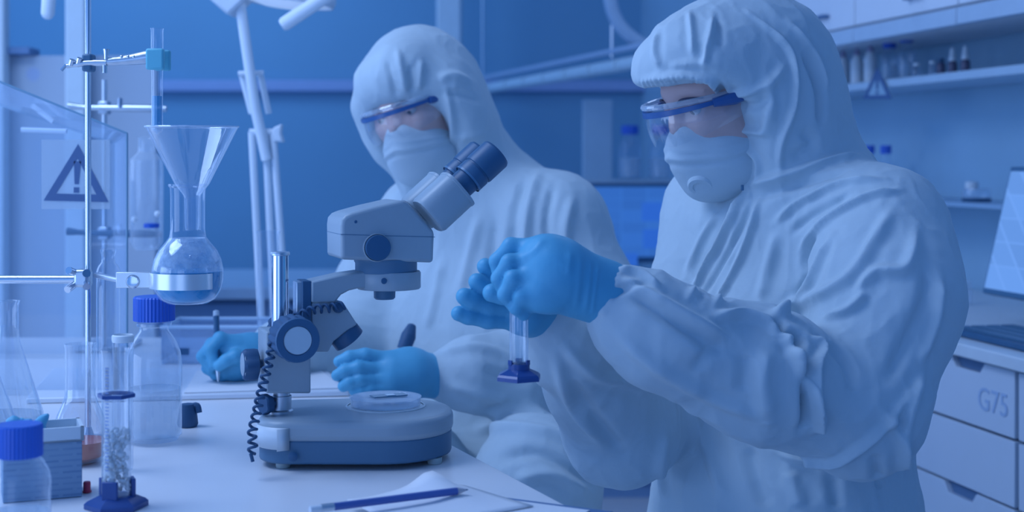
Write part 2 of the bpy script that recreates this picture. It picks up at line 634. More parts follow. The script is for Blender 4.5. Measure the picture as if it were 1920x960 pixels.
units = [(tdiv + 0.004, tdiv + 0.62, 'pale drawer unit marked G75 behind the white elbow at the right', True), (tdiv - 0.62, tdiv - 0.004, 'pale drawer unit at the right edge of the picture beside the marked one', False), (tdiv + 0.63, tdiv + 1.25, 'pale drawer unit hidden behind the white back of the nearest person', False)]
for t0, t1, lab, mark in units:
    u = thing('drawer_unit', lab, 'drawer unit', RT((t0 + t1) / 2, 0.3, 0))
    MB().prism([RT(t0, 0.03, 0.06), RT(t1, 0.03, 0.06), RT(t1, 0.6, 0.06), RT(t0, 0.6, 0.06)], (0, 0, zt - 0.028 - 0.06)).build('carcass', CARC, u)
    hx = tq(RP(1814, 690, 0))[0] if mark else (t0 + t1) / 2
    zz = [(0.649, 0.774), (0.521, 0.643), (0.30, 0.516), (0.08, 0.295)]
    for k, (z0, z1) in enumerate(zz):
        d = notch_front(t0 + 0.003, t1 - 0.003, z0, z1, hx + (0.0 if k == 0 else 0.03), (0 if k == 1 else 0.062)).build('drawer', UNIT, u, bevel=0.0015)
        if k != 1:
            hk = hx + (0.0 if k == 0 else 0.03)
            MB().prism([RT(a, 0.012, z) for a, z in ((hk - 0.06, z1 - 0.001), (hk - 0.044, z1 - 0.0205), (hk + 0.044, z1 - 0.0205), (hk + 0.06, z1 - 0.001))], RN * 0.006).build('grip_shade_plate', mat('grip_shade_plate', (0.12, 0.22, 0.38), 0.6), d)  # dark plate stands in for the shade inside the grip cut-out
        if k == 0 and mark:
            cu = bpy.data.curves.new('drawer_mark', 'FONT')
            cu.body = 'G75'
            cu.size = 0.062
            cu.extrude = 0.0006
            tmp = bpy.data.objects.new('tmp', cu)
            COL.objects.link(tmp)
            dg = bpy.context.evaluated_depsgraph_get()
            me = bpy.data.meshes.new_from_object(tmp.evaluated_get(dg))
            bpy.data.objects.remove(tmp)
            org = RP(1833, 765, -0.001)
            Mx = Matrix((( -RD.x, 0, -RN.x, org.x), (-RD.y, 0, -RN.y, org.y), (0, 1, 0, org.z), (0, 0, 0, 1)))
            me.transform(Matrix.Translation(-wloc(d)) @ Mx)
            o = finish('drawer_mark', me, mat('faded_blue_print', (0.42, 0.55, 0.76), 0.6), d, wloc(d))
            o['label'] = 'faded blue G75 lettering'

# upper cabinets
zc = RP(1920, 14, 0.27).z
t0s = [tq(RP(x, 40, 0.27))[0] for x in (1796, 1602)]
step = t0s[1] - t0s[0]
CABW = mat('white_wall_cabinet', (0.80, 0.83, 0.88), 0.35, var=0.02)
tt = t0s[0] - step
names = ['white wall cabinet cut by the right edge of the picture', 'white wall cabinet above the brown dropper bottles', 'white wall cabinet above the white squeeze bottles', 'white wall cabinet behind the crown of the right hood']
for k in range(4):
    a0, a1 = tt + k * step, tt + (k + 1) * step
    u = thing('wall_cabinet', names[k], 'cabinet', RT((a0 + a1) / 2, 0.42, zc))
    MB().prism([RT(a0, 0.29, zc), RT(a1 - 0.002, 0.29, zc), RT(a1 - 0.002, 0.61, zc), RT(a0, 0.61, zc)], (0, 0, 0.6)).build('carcass', CABW, u)
    MB().prism([RT(a0 + 0.002, 0.27, zc + 0.035), RT(a1 - 0.004, 0.27, zc + 0.035), RT(a1 - 0.004, 0.288, zc + 0.035), RT(a0 + 0.002, 0.288, zc + 0.035)], (0, 0, 0.56)).build('door', CABW, u, bevel=0.002)
    MB().prism([RT(a0 + 0.001, 0.265, zc - 0.012), RT(a1 - 0.003, 0.265, zc - 0.012), RT(a1 - 0.003, 0.288, zc - 0.012), RT(a0 + 0.001, 0.288, zc - 0.012)], (0, 0, 0.04)).build('pelmet', mat('pelmet_blue', (0.50, 0.62, 0.74), 0.4), u, bevel=0.002)
    mid = a0 + step * 0.36
    hh = MB()
    hh.tube([RT(mid - 0.035, 0.27, zc + 0.075), RT(mid - 0.033, 0.252, zc + 0.075), RT(mid + 0.033, 0.252, zc + 0.075), RT(mid + 0.035, 0.27, zc + 0.075)], 0.006, 8)
    hh.build('handle', mat('dark_handle', (0.10, 0.2, 0.36), 0.4), u)

# glass shelf with bottles
sy = lambda x: 171 - 0.185 * (x - 1570)
pa, pb = RP(1545, sy(1545), 0.40), RP(1935, sy(1935), 0.40)
zs = (pa.z + pb.z) / 2
SH = mat('frosted_shelf', (0.52, 0.66, 0.78), 0.3)
m = MB()
ta, tb = tq(pa)[0] + 0.3, tq(pb)[0] - 0.2
m.prism([RT(tb, 0.38, zs - 0.022), RT(ta, 0.38, zs - 0.022), RT(ta, 0.617, zs - 0.022), RT(tb, 0.617, zs - 0.022)], (0, 0, 0.022))
sh = tag(m.build('bottle_ledge', SH, bevel=0.002), 'pale ledge under the wall cabinets carrying small bottles', 'shelf')


def shelf_pos(px, q=0.43):
    p = RP(px, sy(px), q)
    return Vector((p.x, p.y, zs + 0.0005))


SQW = mat('white_squeeze_plastic', (0.74, 0.80, 0.84), 0.5)
BROWN = mat('brown_glass', (0.10, 0.10, 0.17), 0.25)
PURP = mat('dusky_tip', (0.34, 0.30, 0.46), 0.5)
labs = ['white squeeze bottle on the ledge nearest the back of the right hood', 'white squeeze bottle on the ledge, second from the hood', 'white squeeze bottle on the ledge, third from the hood, behind the sign']
for px, h, lab in zip((1581, 1607, 1632), (0.105, 0.105, 0.11), labs):
    b = shelf_pos(px)
    u = thing('squeeze_bottle', lab, 'bottle', b, 'white squeeze bottles on the ledge')
    MB().lathe([(0, 0), (0.017, 0), (0.019, 0.004), (0.019, h * 0.62), (0.012, h * 0.8), (0.008, h * 0.84)], b, 18).build('bottle_body', SQW, u)
    MB().lathe([(0.0095, h * 0.83), (0.0095, h * 0.92), (0.004, h * 0.95), (0.002, h * 1.15), (0, h * 1.15)], b, 12).build('nozzle_cap', PURP, u)
for px, h, lab in ((1668, 0.115, 'clear bottle with wide blue cap on the ledge above the warning sign'), (1700, 0.125, 'clear bottle with wide blue cap on the ledge, nearer the brown droppers')):
    media_bottle('media_bottle', lab, shelf_pos(px, 0.45), 0.024, h, 'blue-capped bottles on the ledge', WATERL, 0.4, fine=False)
for px, tip, lab in ((1764, False, 'dark brown vial with dark cap on the ledge'), (1786, True, 'brown dropper bottle with white bulb on the ledge, left of two'), (1810, True, 'brown dropper bottle with white bulb on the ledge, right of two')):
    b = shelf_pos(px)
    u = thing('dropper_bottle', lab, 'bottle', b, 'brown bottles on the ledge')
    MB().lathe([(0, 0), (0.010, 0), (0.012, 0.003), (0.012, 0.026), (0.009, 0.032), (0.006, 0.034)], b, 16).build('bottle_body', BROWN, u)
    if tip:
        MB().lathe([(0.0095, 0.033), (0.0095, 0.045), (0.0075, 0.047), (0.006, 0.062), (0.003, 0.068), (0, 0.069)], b, 14).build('dropper_bulb', SQW, u)
    else:
        MB().lathe([(0.009, 0.033), (0.009, 0.044), (0, 0.045)], b, 14).build('screw_cap', BLACK, u)
for px, r, lab in ((1719, 0.0125, 'small clear glass vial on the ledge right of the blue caps'), (1748, 0.010, 'tiny clear glass vial on the ledge beside the brown bottles')):
    b = shelf_pos(px, 0.41)
    u = thing('glass_vial', lab, 'vial', b, 'clear vials on the ledge')
    MB().lathe([(0, 0.001), (r, 0.001), (r, 0.022), (r * 0.7, 0.027), (r * 0.7, 0.03)], b, 16).build('vial_body', GL, u)
    MB().lathe([(r * 0.75, 0.03), (r * 0.75, 0.037), (0, 0.038)], b, 12).build('stopper', SQW, u)


def warning_sign(name, label, corners, off, frame_w, sheet=None, inkm=None, sheetm=None, mount=None):
    """corners: apex, left, right of the triangle as 3D points; off: thickness vector towards the viewer"""
    A, L, R = [Vector(c) for c in corners]
    base = (L + R) / 2
    t = thing(name, label, 'sign', base)
    cen = (A + L + R) / 3
    off = Vector(off)
    if sheet:
        MB().prism([Vector(c) for c in sheet], off).build('sheet', sheetm, t)
    k = 1 - frame_w
    inn = [cen + (c - cen) * k for c in (A, L, R)]
    out = [A, L, R]
    m = MB()
    for i in range(3):
        j = (i + 1) % 3
        m.prism([out[i] + off, out[j] + off, inn[j] + off, inn[i] + off], off * 0.6)
    m.build('triangle_outline', inkm, t)
    ux = (R - L)
    vy = A - base
    bar = [base + ux * x + vy * y for x, y in ((-0.055, 0.70), (0.055, 0.70), (0.033, 0.30), (-0.033, 0.30))]
    MB().prism([p + off for p in bar], off * 0.6).build('exclamation_stroke', inkm, t)
    dot = [base + ux * x + vy * y for x, y in ((-0.042, 0.245), (0.042, 0.245), (0.042, 0.15), (-0.042, 0.15))]
    MB().prism([p + off for p in dot], off * 0.6).build('exclamation_dot', inkm, t)
    return t


INK = mat('navy_sign_ink', (0.07, 0.14, 0.30), 0.6, var=0.05)
q = 0.375
pts = [RP(1646, 126, q), RP(1619, 186, q), RP(1674, 185, q)]
warning_sign('warning_sign', 'small dark warning triangle hanging on the bottle ledge at the right', pts, -RN * 0.0015, 0.36, sheet=pts, inkm=INK, sheetm=mat('pale_sign_sheet', (0.34, 0.50, 0.62), 0.6))

# lower shelf, bottles behind the shoulder, small dish
pa = RP(1830, 380, 0.45)
zl = pa.z
m = MB()
m.prism([RT(-1.3, 0.42, zl - 0.012), RT(2.0, 0.42, zl - 0.012), RT(2.0, 0.617, zl - 0.012), RT(-1.3, 0.617, zl - 0.012)], (0, 0, 0.012))
tag(m.build('lower_ledge', mat('lower_ledge_blue', (0.34, 0.50, 0.66), 0.35), bevel=0.002), 'lower wall ledge behind the right shoulder with a glass dish', 'shelf')
for px, lab in ((1630, 'blue-capped bottle on the lower ledge half hidden by the white shoulder'), (1661, 'blue-capped bottle on the lower ledge just clear of the white shoulder')):
    p = RP(px, 360, 0.50)
    p.z = zl + 0.0005
    media_bottle('media_bottle', lab, p, 0.021, RP(px, 273, 0.50).z - zl, 'bottles on the lower ledge', WATERL, 0.4, fine=False)
p = RP(1831, 372, 0.50)
p.z = zl + 0.0005
t = thing('glass_dish', 'small glass dish with a dark base on the lower ledge', 'dish', p)
MB().lathe([(0, 0), (0.036, 0), (0.038, 0.008), (0, 0.009)], p, 24).build('dark_base', BLACK, t)
MB().lathe([(0.035, 0.009), (0.037, 0.02), (0.034, 0.032), (0.030, 0.034)], p, 24).build('bowl', glass('dish_glass', base=0.2, edge=0.9, diff=0.5), t)
MB().lathe([(0, 0.034), (0.017, 0.034), (0.017, 0.05), (0, 0.052)], p + Vector((-0.012, 0, 0)), 18).build('lid', SQW, t)

# tilted monitor on the worktop
t = thing('computer_monitor', 'tilted monitor with pale spreadsheet screen on the right worktop', 'monitor', RT(-0.16, 0.3, zt))
bl, tl = RP(1841, 549, 0.20), RP(1891, 312, 0.27)
tl = RT(tq(bl)[0], 0.27, tl.z)
wv = -RD * 0.46
upv = tl - bl
nv = upv.cross(wv).normalized()
if nv.dot(RN) < 0:
    nv = -nv
MB().prism([bl, bl + wv, bl + wv + upv, tl], nv * 0.025).build('bezel', SCOPED, t, bevel=0.003)
e1, e2 = wv.normalized() * 0.010, upv.normalized() * 0.012
s2 = screen_mat('pale_spreadsheet_screen', (0.125, 0.29, 0.70), (0.14, 0.31, 0.73), 1.0, 9, 5)
MB().prism([bl + e1 + e2, bl + wv - e1 + e2, bl + wv + upv - e1 - e2, tl + e1 - e2], -nv * 0.003).build('screen', s2, t)
cb = bl + wv * 0.5
foot = RT(tq(cb)[0], 0.34, zt)
MB().tube([foot + Vector((0, 0, 0.01)), foot + Vector((0, 0, 0.16)), bl + wv * 0.5 + upv * 0.4 + nv * 0.02], 0.014, 10).build('stand', SCOPED, t)
MB().lathe([(0, 0.0005), (0.10, 0.0005), (0.10, 0.008), (0.03, 0.014), (0, 0.014)], foot, 24).build('foot', SCOPED, t)
# dark tray / keyboard on the worktop
k0, k1 = RP(1925, 668, 0.02), RP(1775, 640, 0.02)
t0, t1 = tq(k0)[0], tq(k1)[0] + 0.02
t = thing('keyboard', 'dark blue keyboard on the right worktop below the tilted monitor', 'keyboard', RT((t0 + t1) / 2, 0.12, zt))
MB().prism([RT(t0, 0.03, zt + 0.0005), RT(t1, 0.03, zt + 0.0005), RT(t1, 0.19, zt + 0.0005), RT(t0, 0.19, zt + 0.0005)], (0, 0, 0.014)).build('case', BLACK, t, bevel=0.004)
for r in range(4):
    for k in range(14):
        tk = t0 + 0.02 + (t1 - t0 - 0.04) * (k + 0.5) / 14
        MB().box(RT(tk, 0.055 + r * 0.034, zt + 0.0165), ((t1 - t0) / 17, 0.027, 0.005), None, RZ).build('key', SCOPED, t)
# small clear box with a red mark
p = RP(1799, 622, 0.36)
p.z = zt + 0.0005
t = thing('clear_box', 'small clear plastic box with a red mark on the right worktop', 'box', p)
MB().box(p + Vector((0, 0, 0.03)), (0.045, 0.045, 0.058), None, RZ).build('box_body', glass('box_plastic', base=0.2, edge=0.5, diff=0.7), t, bevel=0.002)
MB().box(p + Vector((-0.012, -0.024, 0.045)), (0.009, 0.003, 0.009), None, 0).build('red_mark', mat('red_mark', (0.6, 0.12, 0.08), 0.5), t)
# ------------------------------------------------------------------ the white lab table
e0, e1 = G(850, 835), G(1030, 930)
ed = (e1 - e0).normalized()
near = e0 + ed * ((1.12 - e0.y) / ed.y)
far = e0 + ed * ((3.05 - e0.y) / ed.y)
poly = [Vector((near.x, near.y, TT - 0.03)), Vector((far.x, far.y, TT - 0.03)), Vector((-1.55, 3.05, TT - 0.03)), Vector((-1.55, 1.12, TT - 0.03))]
t = thing('lab_table', 'white lab table under the microscope and the glassware', 'table', (-0.8, 2.1, 0))
MB().prism(poly, (0, 0, 0.03)).build('table_top', TABLE, t, bevel=0.003)
for x, y in ((-1.45, 1.22), (near.x - 0.12, 1.22), (-1.45, 2.95), (far.x - 0.08, 2.95)):
    MB().box((x, y, (TT - 0.03) / 2), (0.05, 0.05, TT - 0.03)).build('leg', STEEL, t, bevel=0.004)

# writing board with paper under the far person's hands
b0, b1 = G(48, 747, 0.009), G(655, 733, 0.009)
b2, b3 = G(610, 690, 0.009), G(100, 690, 0.009)
pl = [Vector((p.x, p.y, TT + 0.0005)) for p in (b0, b1, b2, b3)]
tag(MB().prism(pl, (0, 0, 0.0085)).build('writing_board', WHITE2, bevel=0.002), 'flat white writing board lying on the table under the blue gloves', 'board')
pl = [Vector((p.x, p.y, TT + 0.0094)) for p in (G(345, 738, 0.009), G(640, 729, 0.009), G(600, 694, 0.009), G(370, 697, 0.009))]
tag(MB().prism(pl, (0, 0, 0.0015)).build('paper_sheet', PAPER), 'white paper sheet on the writing board under the pen hand', 'paper')

# translucent tray behind the pen hand
def trayglass():
    return glass('tray_plastic', tint=(0.75, 0.85, 0.95), base=0.22, edge=0.6, diff=0.75)


p = P(418, 672, 2.72)
p.z = TT + 0.0005
t = thing('plastic_tray', 'translucent pale plastic tray behind the pen hand', 'tray', p)
w_, d_, h_ = 0.20, 0.14, P(418, 606, 2.72).z - TT
m = MB()
m.box(p + Vector((0, 0, 0.003)), (w_, d_, 0.005))
m.build('tray_floor', trayglass(), t)
for sx, sy, a, b in ((0, -1, w_, 0.003), (0, 1, w_, 0.003), (-1, 0, 0.003, d_ - 0.006), (1, 0, 0.003, d_ - 0.006)):
    MB().box(p + Vector((sx * w_ / 2, sy * d_ / 2, h_ / 2 + 0.004)), (a, b, h_ - 0.006)).build('tray_side', trayglass(), t)
m = MB()
rim = [p + Vector((x, y, h_)) for x, y in ((-w_ / 2, -d_ / 2), (w_ / 2, -d_ / 2), (w_ / 2, d_ / 2), (-w_ / 2, d_ / 2), (-w_ / 2, -d_ / 2))]
m.tube(rim, 0.004, 8)
m.build('rim', mat('pale_rim', (0.5, 0.65, 0.8), 0.4), t)
MB().box(p + Vector((-0.08 + 0.02, -d_ / 2 - 0.003, h_ * 0.35)), (0.022, 0.004, 0.012)).build('latch', BLACK, t)

# ------------------------------------------------------------------ glassware
# round flask hanging in the strap clamp
ZF = 1.86
c, pr = lp(352, ZF, [(0, 568), (38, 568), (52, 560), (62, 543), (66, 522), (66, 505), (62, 486), (54, 469), (43, 456), (34, 444), (32, 430), (32, 370), (33, 352), (36, 349), (36, 345), (32, 345)])
flask = thing('round_flask', 'round-bellied flask of blue liquid held by the steel strap clamp', 'flask', c)
MB().lathe(pr, c, 48).build('flask_body', GL, flask)
c2, pr = lp(352, ZF, [(0, 564), (37, 564), (50, 557), (60, 541), (64, 522), (64, 508), (0, 508)])
MB().lathe(pr, c2, 40).build('blue_liquid', BLUEL, flask)
c2, pr = lp(352, ZF, [(63.5, 507), (63.5, 500), (60, 486), (52, 470), (41, 458), (33, 446), (20, 452), (0, 455)])
MB().lathe(pr, c2, 40).build('foam', GLF, flask)
random.seed(3)
m = MB()
for k in range(46):
    a = random.uniform(0, 6.28)
    yy = random.uniform(458, 504)
    rr = mm(64 * math.sqrt(max(0.2, 1 - ((505 - yy) / 62) ** 2)) - 2, ZF)
    q = P(352, yy, ZF) + Vector((math.cos(a) * rr, math.sin(a) * rr, 0))
    m.sphere(q, random.uniform(0.0012, 0.003), 8, 5)
tag(m.build('foam_bubbles', GL, flask), kind='stuff')
m = MB()
# funnel
c, pr = lp(360, ZF, [(11, 432), (13, 425), (14, 372), (16, 366), (32, 345), (84, 241), (86, 238), (87, 238), (87, 236), (85, 236)])
fu = thing('glass_funnel', 'wide clear glass funnel standing in the neck of the hanging flask', 'funnel', c)
MB().lathe(pr, c, 56).build('cone', glass('funnel_glass', base=0.10, edge=0.8, diff=0.35, power=1.8), fu)
cr = P(360, 238, ZF)
MB().tube([cr + Vector((math.cos(a) * mm(86, ZF), math.sin(a) * mm(86, ZF), 0)) for a in [2 * math.pi * k / 48 for k in range(49)]], 0.0010, 6, caps=False).build('rim_bead', glass('rim_glass', base=0.45, edge=0.95, diff=0.6), fu)

# lattice stand: vertical rod, horizontal bar
ZR = 1.93
zb = TT + 0.0005
rp = P(165, 700, ZR)
st = thing('retort_stand', 'tall steel stand rod with cross bar in front of the warning sign', 'stand', Vector((rp.x, ZR, zb)))
MB().tube([Vector((rp.x, ZR, zb + 0.008)), Vector((rp.x, ZR, 1.0)), Vector((rp.x, ZR, P(165, -60, ZR).z))], 0.0041, 16).build('rod', CHROME, st)
MB().lathe([(0, 0), (0.024, 0), (0.024, 0.006), (0.008, 0.009), (0.0042, 0.02), (0, 0.02)], Vector((rp.x, ZR, zb)), 24).build('foot', STEEL, st)
y1 = P(140, 524, ZR + 0.012)
y0 = P(-120, 524, ZR + 0.012)
MB().tube([y0, y1], 0.0058, 14).build('cross_bar', CHROME, st)
m = MB()
q = P(152, 521, ZR)
bo = MB().box(q + Vector((0.003, 0, 0)), (0.020, 0.026, 0.024)).build('boss_head', STEEL, st, bevel=0.004, seg=3)
for dx, dz, rr in ((-0.010, 0.012, 0.005), (-0.012, -0.014, 0.005), (0.014, 0.008, 0.0055), (0.014, -0.010, 0.005)):
    MB().tube([q + Vector((dx * 0.6, -0.006, dz * 0.6)), q + Vector((dx, -0.022, dz))], rr, 10).build('screw', CHROME, bo)

# strap clamp holding the flask
cl = thing('strap_clamp', 'shiny steel strap clamp gripping the round flask', 'clamp', P(280, 530, ZF))
fc = P(352, 530, ZF)
rb = mm(68.5, ZF)
ztop, zbot = P(0, 515, ZF - rb).z, P(0, 545, ZF - rb).z
zb1, zt1 = zbot, ztop
poly = []
arc = [math.radians(a) for a in np.linspace(180 + 8, 360 - 38, 26)]
vs, fs = [], []
for a in arc:
    for rr in (rb, rb + 0.0016):
        for z in (zb1, zt1):
            vs.append((fc.x + rr * math.cos(a), ZF + rr * math.sin(a), z))
n = len(arc)
for i in range(n - 1):
    o, p2 = i * 4, i * 4 + 4
    fs += [(o + 2, p2 + 2, p2 + 3, o + 3), (o, o + 1, p2 + 1, p2), (o + 1, o + 3, p2 + 3, p2 + 1), (o, p2, p2 + 2, o + 2)]
fs += [(0, 2, 3, 1), ((n - 1) * 4, (n - 1) * 4 + 1, (n - 1) * 4 + 3, (n - 1) * 4 + 2)]
BANDM = mat('bright_strap_steel', (0.74, 0.78, 0.80), 0.25, 0.55, var=0.05)
MB().add(vs, fs).build('band', BANDM, cl)
a0 = Vector((fc.x - rb, ZF - 0.008, (zb1 + zt1) / 2))
pL = P(222, 529, ZF - 0.01)
MB().box(((pL.x + a0.x) / 2 - 0.001, ZF - 0.010, a0.z), (a0.x - pL.x + 0.004, 0.003, zt1 - zb1)).build('arm_plate', BANDM, cl, bevel=0.0008)
q = P(249, 528, ZF - 0.012)
MB().lathe([(0, 0.004), (0.007, 0.003), (0.009, 0), (0.009, -0.004)], q, 20, Matrix.Rotation(math.radians(90), 4, 'X')).build('clamp_screw', CHROME, cl)
MB().tube([Vector((rp.x + 0.012, ZR - 0.003, a0.z)), Vector((pL.x, ZF - 0.008, a0.z))], 0.004, 12).build('clamp_rod', STEEL, cl)

# upper clamp with the burette tube
uc = thing('burette_clamp', 'steel clamp with cyan rubber jaws on top of the stand rod', 'clamp', P(165, 115, ZR))
q = P(165, 117, ZR)
bo = MB().box(q + Vector((0.002, -0.003, -0.001)), (0.014, 0.022, 0.024)).build('boss_head', SCOPED, uc, bevel=0.003)
MB().tube(spline([P(125, 124, ZR - 0.012), P(150, 120, ZR - 0.012), P(165, 118, ZR - 0.012), P(200, 118, ZR - 0.012)], 5), [0.003] * 4 + [0.004] * 8 + [0.0045] * 4, 10).build('arm_rod', STEEL, uc)
MB().tube(spline([P(198, 116, ZR - 0.010), P(225, 114, ZR - 0.008), P(250, 111, ZR - 0.006), P(278, 107, ZR - 0.004)], 4), [0.005, 0.0055, 0.006, 0.006, 0.006, 0.0065, 0.007, 0.007, 0.0075, 0.008, 0.0085, 0.009, 0.009], 12).build('clamp_arm', STEEL, uc)
for x, y in ((133, 116), (147, 113)):
    MB().tube([P(x, y + 6, ZR - 0.012), P(x + 3, y - 4, ZR - 0.014)], 0.0042, 10).build('wing_nut', CHROME, bo)
MB().tube([P(115, 132, ZR - 0.012), P(124, 122, ZR - 0.012)], 0.0022, 8).build('wing_lever', CHROME, bo)
MB().tube([P(199, 112, ZR - 0.012), P(199, 98, ZR - 0.012), P(199, 92, ZR - 0.012)], [0.0035, 0.0035, 0.0045], 10).build('thumb_screw', CHROME, uc)
MB().tube([P(196, 122, ZR - 0.012), P(196, 137, ZR - 0.012)], 0.0035, 10).build('lower_screw', STEEL, uc)
for x in (228, 240, 251):
    MB().sphere(P(x, 107, ZR - 0.011), 0.0028, 10, 6).build('rivet', CHROME, uc)
for x0, x1, y0, y1, zz, dy in ((274, 308, 91, 131, ZR - 0.014, 0.010), (290, 320, 94, 133, ZR + 0.013, 0.010)):
    a, b = P(x0, y0, zz), P(x1, y1, zz)
    MB().box(((a.x + b.x) / 2, zz, (a.z + b.z) / 2), (b.x - a.x, dy, a.z - b.z)).build('rubber_jaw', CYAN, uc, bevel=0.003, seg=3)
c, pr = lp(294.5, ZR, [(0, 252), (4, 251), (10, 246), (10.5, 240), (10.5, 150), (11.5, 120), (11.5, 56), (12.5, 54), (12.5, 53)])
tu = thing('burette_tube', 'glass tube of blue liquid hanging into the wide funnel', 'tube', c)
MB().lathe(pr, c, 28).build('tube_body', glass('tube_glass', base=0.10, edge=0.85, diff=0.4), tu)
c, pr = lp(294.5, ZR, [(0, 250), (4, 249), (8.8, 244), (9.2, 238), (9.2, 180), (0, 180)])
MB().lathe(pr, c, 24).build('blue_liquid', liquid('pale_blue_liquid', (0.08, 0.45, 0.75), 0.7), tu)

# blue-capped bottle beside the microscope
b = G(289, 829)
b.z = TT + 0.0005
hb = P(289, 559, b.y - 0.02).z - TT
media_bottle('media_bottle', 'blue-capped clear bottle half full of water left of the microscope', b, mm(51, b.y), hb, None, WATERL, 0.37)

# near blue-capped bottle at the left corner
b = G(38, 1010)
b.y, b.x = 1.40, P(36, 0, 1.40).x
b.z = TT + 0.0005
media_bottle('media_bottle', 'large blue-capped bottle cut off at the lower left corner', b, mm(57, 1.40), P(0, 803, 1.38).z - TT, None, WATERL, 0.3, cap0=0.745)

# florence flask with orange liquid
b = G(150, 868)
b.z = TT + 0.0005
Zb = b.y
hz = lambda y: P(0, y, Zb).z - TT
prof = [(0, 0.002), (mm(34, Zb), 0.002), (mm(46, Zb), hz(855)), (mm(51, Zb), hz(830)), (mm(50, Zb), hz(808)), (mm(43, Zb), hz(780)), (mm(33, Zb), hz(758)), (mm(28, Zb), hz(742)), (mm(27.5, Zb), hz(725)), (mm(27.5, Zb), hz(655)), (mm(29, Zb), hz(647)), (mm(29, Zb), hz(645)), (mm(27, Zb), hz(645))]
t = thing('florence_flask', 'long-necked clear flask with orange liquid behind the printed box', 'flask', b)
MB().lathe(prof, b, 40).build('flask_body', glass('bright_glass', base=0.15, edge=0.9, diff=0.35, power=2.0), t)
MB().lathe([(0, 0.004), (mm(33, Zb), 0.004), (mm(44, Zb), hz(854)), (mm(49, Zb), hz(833)), (mm(49, Zb), hz(826)), (0, hz(826))], b, 36).build('orange_liquid', ORANGE, t)

# erlenmeyer flask at the left edge
b = G(12, 806)
b.z = TT + 0.0005
Zb = b.y
hz = lambda y: P(0, y, Zb).z - TT
prof = [(0, 0.002), (mm(64, Zb), 0.002), (mm(69, Zb), hz(795)), (mm(66, Zb), hz(775)), (mm(24, Zb), hz(640)), (mm(22, Zb), hz(620)), (mm(22, Zb), hz(572)), (mm(24.5, Zb), hz(567)), (mm(24.5, Zb), hz(565)), (mm(22, Zb), hz(565))]
t = thing('conical_flask', 'clear conical flask at the left edge of the table', 'flask', b)
MB().lathe(prof, b, 40).build('flask_body', MATS['bright_glass'], t)
MB().lathe([(0, 0.004), (mm(62, Zb), 0.004), (mm(66, Zb), hz(795)), (mm(63, Zb), hz(777)), (0, hz(777))], b, 32).build('clear_liquid', WATERL, t)
b = G(-40, 835)
Zb = b.y
b.z = TT + 0.0005
hz = lambda y: P(0, y, Zb).z - TT
t = thing('conical_flask', 'second clear conical flask showing only its sloping shoulder at the left edge', 'flask', b)
MB().lathe([(0, 0.002), (mm(74, Zb), 0.002), (mm(80, Zb), hz(822)), (mm(20, Zb), hz(660)), (mm(19, Zb), hz(600)), (mm(21, Zb), hz(597))], b, 36).build('flask_body', MATS['bright_glass'], t)

# slim bottle-shaped tube behind the cylinders
b = G(203, 815)
b.z = TT + 0.0005
Zb = b.y
hz = lambda y: P(0, y, Zb).z - TT
t = thing('slim_vial', 'slim tall clear glass bottle behind the strap clamp screw', 'bottle', b)
MB().lathe([(0, 0.002), (mm(21, Zb), 0.002), (mm(22, Zb), hz(805)), (mm(22, Zb), hz(510)), (mm(19, Zb), hz(500)), (mm(12.5, Zb), hz(492)), (mm(12, Zb), hz(480)), (mm(14.5, Zb), hz(474)), (mm(14.5, Zb), hz(468)), (mm(12, Zb), hz(467))], b, 28).build('bottle_body', GL, t)

